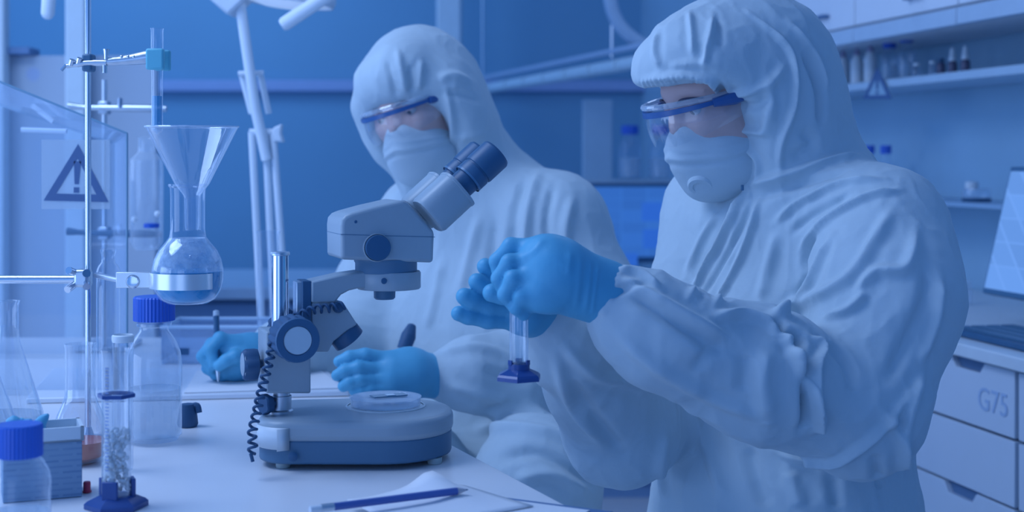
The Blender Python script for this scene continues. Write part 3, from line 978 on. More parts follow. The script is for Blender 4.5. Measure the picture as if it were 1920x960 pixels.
# measuring cylinders
def cylinder(label, base, Zb, cx, hw, ytop, ycollar, hexr, beads=False, group=None):
    t = thing('measuring_cylinder', label, 'cylinder', base, group)
    hz = lambda y: P(0, y, Zb).z - base.z
    r = mm(hw, Zb)
    MB().lathe([(0, 0.012), (r * 0.97, 0.012), (r, 0.016), (r, hz(ytop + 8)), (r * 1.06, hz(ytop + 2)), (r * 1.06, hz(ytop)), (r * 0.97, hz(ytop))], base, 32).build('glass_tube', MATS['bright_glass'], t)
    hx = [(math.cos(math.pi / 3 * k + 0.3), math.sin(math.pi / 3 * k + 0.3)) for k in range(6)]
    m = MB()
    R1, R2 = hexr, r * 1.25
    vs = []
    for rr, z in ((R1, 0), (R1, 0.005), (R1 * 0.9, 0.008), (R2, 0.013)):
        vs += [base + Vector((x * rr, y * rr, z)) for x, y in hx]
    fs = [tuple(range(6))[::-1]]
    for j in range(3):
        for k in range(6):
            fs.append((j * 6 + k, j * 6 + (k + 1) % 6, (j + 1) * 6 + (k + 1) % 6, (j + 1) * 6 + k))
    fs.append(tuple(range(18, 24)))
    m.add(vs, fs)
    hb_ = m.build('hexagonal_foot', NAVY, t, angle=20)
    m = MB()
    for k in range(3):
        a = k * 2 * math.pi / 3 + 0.4
        m = MB()
        m.box(base + Vector((math.cos(a) * r * 1.1, math.sin(a) * r * 1.1, 0.021)), (r * 0.3, r * 1.1, 0.02), None, a)
        m.build('foot_claw', NAVY, hb_, bevel=0.001)
    if ycollar:
        z = hz(ycollar)
        vs = []
        for rr, zz in ((r * 1.03, z - 0.002), (r * 1.32, z - 0.002), (r * 1.32, z + 0.002), (r * 1.03, z + 0.002)):
            vs.append((rr, zz))
        MB().lathe(vs, base, 6, closed=True).build('guard_collar', NAVY, t, angle=20)
    z0, z1 = 0.04, hz(ytop + 30)
    pm = bpy.data.materials.get('scale_print')
    if not pm:
        pm = bpy.data.materials.new('scale_print')
        pm.use_nodes = True
        nt = pm.node_tree
        tc = nt.nodes.new('ShaderNodeTexCoord')
        sp = nt.nodes.new('ShaderNodeSeparateXYZ')
        nt.links.new(tc.outputs['Object'], sp.inputs[0])
        ml = nt.nodes.new('ShaderNodeMath')
        ml.operation = 'MULTIPLY'
        ml.inputs[1].default_value = 260
        nt.links.new(sp.outputs['Z'], ml.inputs[0])
        fr = nt.nodes.new('ShaderNodeMath')
        fr.operation = 'FRACT'
        nt.links.new(ml.outputs[0], fr.inputs[0])
        lt = nt.nodes.new('ShaderNodeMath')
        lt.operation = 'LESS_THAN'
        lt.inputs[1].default_value = 0.3
        nt.links.new(fr.outputs[0], lt.inputs[0])
        bs = nt.nodes['Principled BSDF']
        bs.inputs['Base Color'].default_value = (0.22, 0.34, 0.62, 1)
        nt.links.new(lt.outputs[0], bs.inputs['Alpha'])
    vs, fs = [], []
    for i in range(7):
        a = math.radians(238 + i * 3)
        for z in (z0, z1):
            vs.append(base + Vector((math.cos(a) * r * 1.012, math.sin(a) * r * 1.012, z)))
    for i in range(6):
        fs.append((i * 2, i * 2 + 2, i * 2 + 3, i * 2 + 1))
    MB().add(vs, fs).build('scale_marks', pm, t)
    if beads:
        random.seed(11)
        m = MB()
        rb_ = 0.0026
        z = 0.018
        while z < hz(805):
            for k in range(9):
                a = random.uniform(0, 6.28)
                q = r * 0.86 * math.sqrt(random.random())
                m.sphere(base + Vector((math.cos(a) * q, math.sin(a) * q, z + random.uniform(0, 0.003))), rb_ * random.uniform(0.8, 1.3), 8, 5)
            z += 0.0036
        tag(m.build('glass_beads', mat('pale_beads', (0.62, 0.70, 0.74), 0.3, var=0.3, scale=200), t), kind='stuff')
    return t


b = G(218, 951)
b.z = TT + 0.0005
cylinder('measuring cylinder full of pale beads with blue collar at the near left', b, b.y, 218, 27, 655, 741, 0.0345, True)
b = G(214, 905)
b.z = TT + 0.0005
b.x -= 0.006
b.y += 0.06
t = thing('test_vial', 'narrow clear vial with pale rim behind the bead cylinder', 'vial', b)
Zb = b.y
hz = lambda y: P(0, y, Zb).z - TT
MB().lathe([(0, 0.002), (mm(18, Zb), 0.002), (mm(19, Zb), 0.01), (mm(19, Zb), hz(640))], b, 24).build('vial_body', GL, t)
MB().lathe([(mm(19.5, Zb), hz(642)), (mm(20.5, Zb), hz(638)), (mm(20.5, Zb), hz(630)), (mm(18, Zb), hz(628)), (mm(16, Zb), hz(634))], b, 24).build('pale_rim', SQW, t)

# printed box with white lid rim, blue plastic scrap on top, red cap beside it
def print_mat():
    m = mat('printed_box_side', (0.24, 0.36, 0.50), 0.6, var=0.05)
    nt = m.node_tree
    bs = nt.nodes['Principled BSDF']
    src = bs.inputs['Base Color'].links[0].from_socket
    tc = nt.nodes.new('ShaderNodeTexCoord')
    br = nt.nodes.new('ShaderNodeTexBrick')
    br.inputs['Scale'].default_value = 1.0
    br.inputs['Brick Width'].default_value = 0.028
    br.inputs['Row Height'].default_value = 0.0065
    br.inputs['Mortar Size'].default_value = 0.0022
    br.inputs['Color1'].default_value = (1, 1, 1, 1)
    br.inputs['Color2'].default_value = (0.4, 0.4, 0.4, 1)
    br.inputs['Mortar'].default_value = (0, 0, 0, 1)
    mp = nt.nodes.new('ShaderNodeMapping')
    mp.inputs['Rotation'].default_value = (math.radians(90), 0, 0)
    nt.links.new(tc.outputs['Object'], mp.inputs[0])
    nt.links.new(mp.outputs[0], br.inputs['Vector'])
    mx = nt.nodes.new('ShaderNodeMix')
    mx.data_type = 'RGBA'
    mx.inputs[7].default_value = (0.16, 0.27, 0.42, 1)
    nt.links.new(br.outputs['Color'], mx.inputs[0])
    nt.links.new(src, mx.inputs[6])
    nt.links.new(mx.outputs[2], bs.inputs['Base Color'])
    return m


cR = G(154, 932)
cR.z = TT + 0.0005
dv = Vector((-0.93, -0.37, 0)).normalized()
dn = Vector((-dv.y, dv.x, 0))
if dn.y < 0:
    dn = -dn
hbx = P(0, 800, cR.y).z - TT
wv_, dd = dv * 0.085, dn * 0.055
t = thing('printed_box', 'grey-blue printed cardboard box with white rim behind the large blue cap', 'box', cR + wv_ / 2 + dd / 2)
MB().prism([cR, cR + wv_, cR + wv_ + dd, cR + dd], (0, 0, hbx * 0.80)).build('box_body', print_mat(), t, bevel=0.001)
o_ = 0.002
rimz = Vector((0, 0, hbx * 0.80))
q0, q1, q2, q3 = cR - dv * o_ - dn * o_, cR + wv_ + dv * o_ - dn * o_, cR + wv_ + dd + dv * o_ + dn * o_, cR + dd - dv * o_ + dn * o_
RIMM = mat('pale_box_rim', (0.62, 0.70, 0.76), 0.6)
for a, bb, nn in ((q0, q1, dn), (q3, q2, -dn), (q0, q3, dv), (q1, q2, -dv)):
    MB().prism([a + rimz, bb + rimz, bb + rimz + nn * 0.004, a + rimz + nn * 0.004], (0, 0, hbx * 0.2)).build('lid_rim', RIMM, t)
MB().prism([q + rimz for q in (q0, q1, q2, q3)], (0, 0, 0.002)).build('inner_card', mat('inner_card', (0.4, 0.5, 0.6), 0.7), t)
pc = cR + wv_ * 0.55 + dd * 0.6 + rimz + Vector((0, 0, 0.002))
m = MB()
t = thing('blue_glove_scrap', 'crumpled scrap of blue nitrile poking out of the printed box', 'scrap', pc)
for k, (dx, dz, rr) in enumerate(((-0.03, 0.024, 0.012), (-0.012, 0.02, 0.010), (0.006, 0.026, 0.008))):
    MB().tube(spline([pc + Vector((dx * 0.3, 0, 0.004)), pc + Vector((dx * 0.8, -0.004, dz * 0.6)), pc + Vector((dx * 1.1 + 0.008, -0.006, dz))], 4), [rr, rr, rr, rr * 0.9, rr * 0.9, rr * 0.8, rr * 0.7, rr * 0.5, rr * 0.2], 10).build('finger_fold', GLOVE, t)
b = G(163, 924)
b.z = TT + 0.0005
t = thing('red_cap', 'tiny red plastic cap on the table beside the printed box', 'cap', b)
RED = mat('red_plastic', (0.55, 0.05, 0.10), 0.4)
MB().lathe([(0, 0), (0.0042, 0), (0.0042, 0.011), (0.0036, 0.0125), (0, 0.0125)], b, 16).build('shell', RED, t)
MB().lathe([(0.0042, 0.0005), (0.0052, 0.0005), (0.0052, 0.002), (0.0042, 0.002)], b, 16, closed=True).build('flange', RED, t)

# black rubber stopper thing behind the bottle
b = G(352, 800)
b.z = TT + 0.0005
t = thing('cable_plug', 'black rubber cable plug lying right of the blue-capped bottle', 'plug', b)
MB().lathe([(0, 0), (0.013, 0), (0.015, 0.004), (0.013, 0.02), (0.011, 0.032), (0, 0.034)], b, 16).build('plug_body', RUBBER, t)
MB().tube(spline([b + Vector((0.004, 0, 0.028)), b + Vector((0.014, -0.002, 0.030)), b + Vector((0.017, -0.003, 0.020))], 4), 0.0045, 8).build('strain_relief', RUBBER, t)

# clear acrylic hood with the warning sign
ZH = 2.30
hd = thing('acrylic_hood', 'clear acrylic hood with sloping top at the far left of the table', 'hood', Vector((P(60, 0, ZH).x, ZH + 0.2, TT)))
zb = TT + 0.0105


def panel(pxs, Zp, nm):
    pts = [P(x, y, Zp) for x, y in pxs]
    r_, l_ = Vector((pts[-1].x, Zp, zb)), Vector((pts[0].x, Zp, zb))
    MB().prism(pts + [r_, l_], (0, 0.004, 0)).build(nm, ACRYL, hd)
    return pts, r_, l_


EDGE = mat('acrylic_edge', (0.16, 0.32, 0.46), 0.3)
f_, fr_, fl_ = panel([(-200, 72), (238, 250)], ZH, 'front_panel')
b_, br_, bl_ = panel([(-200, 130), (214, 268)], ZH + 0.42, 'rear_panel')
MB().prism([f_[0], f_[1], b_[1], b_[0]], (0, 0, -0.003)).build('sloping_top', ACRYL, hd)
MB().prism([f_[1], b_[1], br_, fr_], (-0.003, 0, 0)).build('side_panel', ACRYL, hd)
for a, bb, r in ((f_[0], f_[1], 0.0017), (f_[1], fr_ + Vector((0, 0, 0.003)), 0.0019), (b_[0], b_[1], 0.0012), (b_[1], br_ + Vector((0, 0, 0.003)), 0.0012), (f_[1], b_[1], 0.0012)):
    MB().tube([a, bb], r, 8).build('edge_strip', EDGE, hd)
# light reflections on the hood, imitated by pale solid bars
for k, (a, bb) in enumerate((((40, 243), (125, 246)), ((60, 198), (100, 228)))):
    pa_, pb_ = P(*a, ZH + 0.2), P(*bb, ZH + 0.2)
    MB().tube([pa_, pb_], 0.0045, 10).build('glint_bar', mat('pale_glint', (0.78, 0.86, 0.95), 0.3), hd)
zz_ = ZH - 0.003
sheet = [P(78, 262, zz_), P(78, 392, zz_), P(206, 392, zz_), P(206, 262, zz_)]
warning_sign('warning_sign', 'large dark warning triangle with exclamation mark on the acrylic hood', [P(147, 270, zz_), P(82, 376, zz_), P(204, 379, zz_)], (0, -0.0012, 0), 0.38, sheet=sheet, inkm=INK, sheetm=glass('sign_film', tint=(0.8, 0.86, 0.9), base=0.35, edge=0.5, diff=0.95))

# second, blurred stand further back with clamps and a tube
Z2 = 2.85
zb2 = TT + 0.0005
r2 = P(196, 0, Z2)
st2 = thing('retort_stand', 'second blurred stand inside and behind the acrylic hood', 'stand', Vector((r2.x, Z2, zb2)))
MB().box(Vector((r2.x, Z2 + 0.03, zb2 + 0.005)), (0.10, 0.14, 0.009)).build('base_plate', STEEL, st2, bevel=0.002)
MB().tube([Vector((r2.x, Z2, zb2 + 0.01)), Vector((r2.x, Z2, P(0, 150, Z2).z))], 0.005, 12).build('rod', STEEL, st2)
for y, x0, x1 in ((202, 128, 312), (437, 126, 302)):
    tt_ = thing('stand_clamp', ('upper' if y < 300 else 'lower') + ' blurred steel clamp on the second stand behind the hood', 'clamp', P(x0 + 68, y, Z2))
    MB().tube(spline([P(x0, y - 3, Z2 - 0.014), P(x0 + 50, y, Z2 - 0.014), P(x1, y + 2, Z2 - 0.014)], 4), [0.008, 0.007, 0.0055, 0.0055, 0.006, 0.007, 0.008, 0.008, 0.006], 10).build('clamp_arm', SCOPED if y > 300 else STEEL, tt_)
    MB().box(P(196, y, Z2 - 0.004), (0.02, 0.026, 0.026)).build('boss_head', STEEL, tt_, bevel=0.003)
    MB().tube([P(225, y, Z2 - 0.02), P(225, y - 18, Z2 - 0.02)], 0.005, 8).build('thumb_screw', CHROME, tt_)
c, pr = lp(275, Z2 - 0.06, [(0, 470), (22, 468), (30, 455), (31, 330), (30, 300), (16, 285), (15, 262), (17, 258)])
t = thing('hanging_bottle', 'blurred pale glass bottle held by the second stand behind the funnel', 'bottle', c)
MB().lathe(pr, c, 24).build('bottle_body', glass('frosty_glass', base=0.22, edge=0.7, diff=0.7), t)
c2, pr2 = lp(284, Z2 - 0.085, [(0, 428), (14, 427), (15, 423), (14, 419), (0, 418)])
MB().lathe(pr2, c2, 16).build('blue_label', CAP, t)
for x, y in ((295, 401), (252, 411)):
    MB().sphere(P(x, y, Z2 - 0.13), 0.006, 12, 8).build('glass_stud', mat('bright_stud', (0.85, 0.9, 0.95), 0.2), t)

# ------------------------------------------------------------------ articulated white lamp
ZL = 2.92
lampm = mat('white_lamp_enamel', (0.72, 0.80, 0.88), 0.4, var=0.02)
base = P(508, 650, ZL)
base.z = TT + 0.0005
la = thing('desk_lamp', 'white articulated spring-arm desk lamp in the left background', 'lamp', base)
MB().lathe([(0, 0), (0.07, 0), (0.07, 0.012), (0.062, 0.02), (0.016, 0.026), (0.014, 0.05), (0, 0.05)], base, 28).build('base', lampm, la)
for x0, x1 in ((472, 492), (498, 516), (512, 540)):
    MB().tube([P(x0, 247, ZL), P(x1, 640, ZL)], mm(7, ZL), 10).build('lower_arm', lampm, la)
MB().tube([P(450, 8, ZL - 0.015), P(478, 200, ZL - 0.015), P(500, 300, ZL - 0.01)], mm(10, ZL), 12).build('upper_arm', lampm, la)
for x0, x1 in ((453, 472), (488, 504)):
    MB().tube([P(x0, 139, ZL + 0.02), P(x1, 213, ZL + 0.02)], mm(6, ZL), 10).build('spring', lampm, la)
MB().tube([P(447, 138, ZL + 0.012), P(494, 137, ZL + 0.012)], mm(5, ZL), 8).build('spring_bracket', lampm, la)
MB().tube([P(468, 248, ZL), P(512, 248, ZL)], mm(7, ZL), 10).build('elbow_joint', lampm, la)
m = MB()
m.prism([P(510, 240, ZL - 0.012), P(528, 232, ZL - 0.012), P(526, 250, ZL - 0.012), P(532, 267, ZL - 0.012), P(512, 266, ZL - 0.012)], (0, 0.025, 0))
m.build('tightening_knob', lampm, la, bevel=0.004)
hp = [P(384, -12, ZL), P(434, 32, ZL), P(470, -2, ZL), P(440, -50, ZL), P(395, -50, ZL)]
MB().prism([p + Vector((0, -0.04, 0)) for p in hp], (0, 0.08, 0)).build('head_bracket', lampm, la, bevel=0.006)
sc_ = P(545, -48, ZL)
dm = Matrix.Rotation(math.radians(6), 4, 'Y')
MB().lathe([(0.094, -0.062), (0.098, -0.05), (0.095, 0.0), (0.07, 0.05), (0.04, 0.075), (0, 0.08)], sc_, 32, dm).build('lamp_shade', lampm, la, solid=0.004)
MB().lathe([(0, -0.072), (0.05, -0.068), (0.085, -0.058), (0.09, -0.05)], sc_, 28, dm).build('diffuser', mat('lamp_diffuser', (0.8, 0.86, 0.92), 0.4, emit=(0.45, 0.62, 0.95), estr=0.35), la)
MB().tube([P(528, 48, ZL - 0.1), P(533, 45, ZL - 0.1), P(628, -18, ZL - 0.1)], [mm(10, ZL), mm(13, ZL), mm(13, ZL)], 14).build('handle', mat('pale_handle', (0.8, 0.86, 0.92), 0.4), la)
# second lamp handle hanging in at the top left
lh = thing('lamp_handle', 'white rounded handle hanging into the top left corner', 'handle', P(91, 34, 2.8))
pts = [P(88, 36, 2.8), P(88.5, 33, 2.8), P(89.5, 26, 2.8), P(92, -10, 2.8), P(96, -80, 2.8)]
MB().tube(pts, [mm(4, 2.8), mm(9, 2.8), mm(12.5, 2.8), mm(13, 2.8), mm(13, 2.8)], 16).build('grip', mat('pale_handle', (0.8, 0.86, 0.92), 0.4), lh)
MB().tube([P(96, -80, 2.8), P(100, -260, 2.8)], mm(6, 2.8), 10).build('stem', lampm, lh)

# faint glass cylinder behind the lamp arm
b = P(503, 0, 2.62)
b.z = TT + 0.0005
t = thing('glass_beaker', 'faint tall clear glass jar in front of the lamp arm', 'jar', b)
hz = lambda y: P(0, y, 2.62).z - TT
MB().lathe([(0, 0.003), (mm(19, 2.62), 0.003), (mm(20, 2.62), 0.01), (mm(20, 2.62), hz(440)), (mm(22, 2.62), hz(436)), (mm(22, 2.62), hz(433)), (mm(19, 2.62), hz(433))], b, 24).build('jar_body', GL, t)
MB().lathe([(0, 0.0005), (mm(24, 2.62), 0.0005), (mm(24, 2.62), 0.003), (0, 0.003)], b, 20).build('foot', glass('foot_glass', base=0.3, edge=0.8), t)

# ------------------------------------------------------------------ clipboard, papers, pencil in front
h0 = 0.012
c0, c1 = G(858, 914, h0), G(1144, 951, h0)
ex = (c1 - c0)
ex.z = 0
ex.normalize()
ey = Vector((ex.y, -ex.x, 0))
if ey.y > 0:
    ey = -ey
wd = (c1 - c0).length + 0.004


def on_board(a, b, z):
    p = c0 + ex * a + ey * b
    return Vector((p.x, p.y, z))


BOARD = mat('dark_blue_clipboard', (0.10, 0.20, 0.38), 0.5)
cbt = thing('clipboard', 'dark clipboard at the front of the table under the papers', 'clipboard', on_board(wd / 2, 0.15, TT + 0.0005))
MB().prism([on_board(x, y, TT + 0.004) for x, y in ((0, 0), (wd, 0), (wd, 0.29), (0, 0.29))], (0, 0, 0.004)).build('board', BOARD, cbt, bevel=0.001)
MB().prism([on_board(x, y, TT + 0.0085) for x, y in ((wd * 0.25, 0.262), (wd * 0.75, 0.262), (wd * 0.75, 0.285), (wd * 0.25, 0.285))], (0, 0, 0.008)).build('clip', STEEL, cbt, bevel=0.002)
for x, y in ((0.01, 0.01), (wd - 0.04, 0.01), (0.01, 0.28), (wd - 0.05, 0.28)):
    q = on_board(x, y, TT + 0.0004)
    MB().lathe([(0, 0), (0.006, 0), (0.006, 0.0036), (0, 0.0036)], q, 12).build('rubber_pad', RUBBER, cbt)
tag(MB().prism([on_board(x, y, TT + 0.0085) for x, y in ((0.008, 0.013), (wd - 0.022, 0.013), (wd - 0.022, 0.258), (0.008, 0.258))], (0, 0, 0.001)).build('paper_sheet', PAPER), 'flat white paper sheet on the dark clipboard', 'paper')
# curled corner sheet
vs, fs = [], []
A0, A1, A2, A3 = [G(x, y, 0.013) for x, y in ((650, 934), (872, 908), (1000, 945), (760, 990))]
nx, ny = 14, 8
for j in range(ny + 1):
    for i in range(nx + 1):
        u_, v_ = i / nx, j / ny
        p = (A0 * (1 - u_) + A1 * u_) * (1 - v_) + (A3 * (1 - u_) + A2 * u_) * v_
        lift = 0.021 * math.exp(-((u_ - 0.70) / 0.16) ** 2) * (1 - v_) ** 2.2
        lift += 0.004 * math.exp(-((u_ - 0.45) / 0.2) ** 2) * (1 - v_) ** 2
        vs.append((p.x, p.y, TT + 0.0105 + lift))
for j in range(ny):
    for i in range(nx):
        a = j * (nx + 1) + i
        fs.append((a, a + 1, a + nx + 2, a + nx + 1))
tag(MB().add(vs, fs).build('curled_paper', PAPER, solid=0.0008), 'white paper with a raised corner behind the pencil on the clipboard', 'paper')
# pencil
pa, pb = G(588, 955, 0.0215), G(878, 918, 0.0215)
pa.z = pb.z = TT + 0.0215
dirp = (pb - pa).normalized()
L = (pb - pa).length
pe = thing('pencil', 'dark blue pencil lying on the curled paper', 'pencil', pa)
rr = 0.0042
MB().tube([pa + dirp * 0.022, pa + dirp * (L - 0.014)], rr, 6).build('shaft', mat('pencil_blue', (0.07, 0.13, 0.40), 0.35), pe, angle=20)
MB().tube([pa + dirp * (L - 0.014), pa + dirp * (L - 0.003)], [rr, 0.0012], 10).build('sharpened_wood', mat('pencil_wood', (0.5, 0.5, 0.55), 0.7), pe)
MB().tube([pa + dirp * (L - 0.003), pa + dirp * L], [0.0012, 0.0003], 8).build('lead', BLACK, pe)
MB().tube([pa + dirp * 0.008, pa + dirp * 0.022], rr * 1.02, 14).build('ferrule', STEEL, pe)
MB().tube([pa - dirp * 0.004, pa + dirp * 0.008], rr * 0.95, 14).build('eraser', mat('pale_eraser', (0.7, 0.75, 0.8), 0.7), pe)
# ------------------------------------------------------------------ the stereo microscope
TH = math.radians(20)
SA = Vector((math.cos(TH), math.sin(TH), 0))       # forward (column -> head)
SN = Vector((-math.sin(TH), math.cos(TH), 0))      # to its far side
SO = P(525, 0, 1.81)
SO.z = TT


def SP(x, y, n=0.0):
    """point behind photo pixel on the upright plane of the microscope n metres to its far side"""
    o = SO + SN * n
    ray = P(x, y, 1.0) - Vector((0, 0, CZ))
    k = (o - Vector((0, 0, CZ))).dot(SN) / ray.dot(SN)
    return Vector((0, 0, CZ)) + ray * k


def slab(px, n0, n1):
    """side outline traced on the near plane n0, swept to n1"""
    return MB().prism([SP(x, y, n0) for x, y in px], SN * (n1 - n0))


sc = thing('stereo_microscope', 'grey-white binocular stereo microscope with dark eyepieces on the white table', 'microscope', SO)


# the foot stands almost square to the camera; arm and head are swivelled round the column
TB = math.radians(3)
BA, BN = Vector((math.cos(TB), math.sin(TB), 0)), Vector((-math.sin(TB), math.cos(TB), 0))
BO = P(525, 0, 1.832)
BO.z = TT


def sloc(s, n, z):
    return BO + BA * s + BN * n + Vector((0, 0, z))


def srange(x, n):
    o = BO + BN * n
    ray = P(x, 800, 1.0) - Vector((0, 0, CZ))
    k = (o - Vector((0, 0, CZ))).dot(BN) / ray.dot(BN)
    return (Vector((0, 0, CZ)) + ray * k - BO).dot(BA)


s0, s1 = srange(485, -0.03), srange(850, -0.03)
hw = 0.092


def base_outline(grow):
    """rounded plan of the foot, wider at the front"""
    out = []
    L0, L1 = s0 - grow, s1 + grow
    h = hw + grow
    R = 0.085
    for (cs, cn, a0, a1, r) in ((L1 - R, h - R, 0, 90, R), (L0 + 0.045, h - 0.052, 90, 180, 0.045), (L0 + 0.045, -h + 0.052, 180, 270, 0.045), (L1 - R, -h + R, 270, 360, R)):
        for k in range(10):
            a = math.radians(a0 + (a1 - a0) * k / 9)
            out.append((cs + r * math.cos(a), cn + r * math.sin(a)))
    return out


m = MB().prism([sloc(s, n, 0.0075) for s, n in base_outline(-0.002)], (0, 0, 0.030))
m.build('lower_base', SCOPED, sc, bevel=0.003, seg=2)
m = MB().prism([sloc(s, n, 0.034) for s, n in base_outline(0.0)], (0, 0, 0.027))
ub = m.build('upper_base', SCOPEW, sc, bevel=0.009, seg=4)
for px, n in ((531, -0.062), (815, -0.050), (531, 0.05), (790, 0.06)):
    q = sloc(srange(px, n), n, 0)
    MB().lathe([(0, 0.0003), (0.0085, 0.0003), (0.0095, 0.003), (0.0095, 0.008), (0, 0.008)], q, 18).build('rubber_foot', mat('pale_rubber', (0.42, 0.50, 0.50), 0.6), sc)
q = sloc(srange(549, -hw), -hw + 0.0015, 0.019)
MB().lathe([(0, 0.0015), (0.0045, 0.0012), (0.006, 0)], q, 16, Matrix.Rotation(TB, 4, 'Z') @ Matrix.Rotation(math.radians(90), 4, 'X')).build('screw_plug', BLACK, sc)
# sticker wrapped round the left corner
ol = base_outline(0.0010)
st_ = ol[20:30]
st_ = [p for p in st_] + [(srange(519, -hw), -hw - 0.001)]
vs, fs = [], []
for s, n in st_:
    vs += [sloc(s, n, 0.026), sloc(s, n, 0.053)]
for i in range(len(st_) - 1):
    fs.append((2 * i, 2 * i + 2, 2 * i + 3, 2 * i + 1))
MB().add(vs, fs).build('corner_sticker', mat('pale_sticker', (0.66, 0.74, 0.80), 0.4), sc, solid=0.0004)
# stage ring
stc = P(723, 762, 1.858)
stc.z = TT + 0.061
MB().lathe([(0, 0.0006), (0.049, 0.0006), (0.0495, 0.0), (0.052, 0.0), (0.052, 0.0012), (0.0495, 0.0014)], stc, 48).build('stage_plate', mat('stage_plate', (0.62, 0.70, 0.74), 0.3), sc)
# column
MB().lathe([(0.0165, 0.060), (0.0165, 0.064), (0.0145, 0.066), (0.0145, 0.083), (0.0125, 0.0835), (0.0125, 0.11)], SO, 28).build('column_socket', STEEL, sc)
pz = lambda y, n=0.0: SP(525, y, n).z - TT
MB().tube([SO + Vector((0, 0, pz(735))), SO + Vector((0, 0, pz(600))), SO + Vector((0, 0, pz(477)))], 0.0108, 28).build('column', CHROME, sc)
MB().lathe([(0, pz(472)), (0.0118, pz(472)), (0.0125, pz(474)), (0.0125, pz(478)), (0.0105, pz(479))], SO, 28).build('column_cap', STEEL, sc)
# clamp block
slab([(499, 622), (583, 622), (583, 738), (499, 738)], -0.030, 0.030).build('focus_block', SCOPEW, sc, bevel=0.0025)
# star knobs
def star_knob(center, axis, r, ln, parent, name, m=RUBBER, lobes=6, depth=0.16):
    axis = axis.normalized()
    Q = Vector((0, 0, 1)).rotation_difference(axis).to_matrix().to_4x4()
    vs, fs = [], []
    N = lobes * 6
    prof = ((0.55, 0), (0.95, 0.12), (1, 0.3), (1, 0.85), (0.9, 1.0))
    for k, h in prof:
        for i in range(N):
            a = 2 * math.pi * i / N
            rr = r * k * (1 - depth * (0.5 - 0.5 * math.cos(lobes * a)) ** 1.5)
            vs.append((rr * math.cos(a), rr * math.sin(a), ln * h))
    for j in range(len(prof) - 1):
        for i in range(N):
            i2 = (i + 1) % N
            fs.append((j * N + i, j * N + i2, (j + 1) * N + i2, (j + 1) * N + i))
    fs += [tuple(range(N))[::-1], tuple(range((len(prof) - 1) * N, len(prof) * N))]
    return MB().add(vs, fs, Matrix.Translation(center) @ Q).build(name, m, parent, angle=30)


kc = SP(486, 682, -0.002)
k1 = star_knob(kc, -SA, 0.0205, 0.021, sc, 'clamp_knob', RUBBER, 5)
MB().lathe([(0, 0.0225), (0.0125, 0.022), (0.0175, 0.0195)], kc, 24, Vector((0, 0, 1)).rotation_difference(-SA).to_matrix().to_4x4()).build('knob_cap', SCOPEW, k1)
MB().tube([kc - SA * -0.001, kc + SA * 0.012], 0.0055, 12).build('knob_shaft', BLACK, k1)
kc = SP(506, 757, -0.012)
k2 = star_knob(kc, -SA - SN * 0.5, 0.0135, 0.012, sc, 'collar_knob', RUBBER, 5)
MB().tube([kc, kc + SA * 0.008 + SN * 0.004], 0.004, 10).build('knob_shaft', BLACK, k2)
# coarse focus knob (both sides)
kb = SP(541, 628, -0.030)
fk0 = star_knob(kb, -SN, 0.0285, 0.058, sc, 'focus_knob', RUBBER, 16, 0.07)
Qk = Vector((0, 0, 1)).rotation_difference(-SN).to_matrix().to_4x4()
MB().lathe([(0.0175, 0.0582), (0.0185, 0.0600), (0.0265, 0.0600), (0.0275, 0.056)], kb, 40, Qk).build('knob_rim', BLACK, fk0)
MB().lathe([(0, 0.0590), (0.0168, 0.0590), (0.0174, 0.058)], kb, 36, Qk).build('knob_face', mat('knob_face_grey', (0.46, 0.58, 0.66), 0.4), fk0)
star_knob(kb + SN * 0.06 + SA * 0.012, SN, 0.0265, 0.016, sc, 'focus_knob', RUBBER, 16, 0.07)
# dovetail rack
slab([(556, 529), (570, 528), (570, 616), (556, 616)], -0.012, 0.012).build('rack_plate', STEEL, sc, bevel=0.001)
slab([(567, 527), (584, 527), (584, 616), (567, 616)], -0.018, 0.018).build('rack_slide', BLACK, sc, bevel=0.001)
m = MB()
for k in range(26):
    y = 533 + k * 2.9
    m.prism([SP(554, y, -0.006), SP(557, y, -0.006), SP(557, y + 1.6, -0.006), SP(554, y + 1.6, -0.006)], SN * 0.012)
tag(m.build('rack_teeth', STEEL, sc), kind='stuff')
# arm
arm = [(584, 528), (640, 515), (690, 508), (700, 541), (672, 541), (655, 545), (640, 553), (632, 563), (628, 568), (584, 568)]
slab(arm, -0.020, 0.020).build('head_arm', SCOPEW, sc, bevel=0.0025)
# illuminator block hanging from the arm
lowr = [(584, 567), (643, 566), (670, 608), (626, 640), (616, 660), (584, 660)]
slab(lowr, -0.017, 0.017).build('lamp_housing', SCOPEW, sc, bevel=0.002)
a_, b_ = SP(645, 625), SP(655, 638)
ax = (b_ - a_).normalized()
MB().tube([a_ - ax * 0.004, a_, b_, b_ + ax * 0.0005], [0.019, 0.021, 0.021, 0.0195], 28).build('lamp_collar', BLACK, sc)
MB().tube([b_ + ax * 0.0004, b_ + ax * 0.0016], [0.0175, 0.0165], 24).build('lamp_window', mat('lamp_window', (0.5, 0.62, 0.72), 0.2), sc)
# carrier ring, collar, objective
rc = SP(729, 524)
Zr = rc.y


def up(cx, prof, mname, name, par=sc, n=44):
    q = SP(cx, 524)
    c_, pr_ = lp(cx, q.y, prof)
    c_.x, c_.y = q.x, q.y
    return MB().lathe(pr_, c_, n).build(name, mname, par)


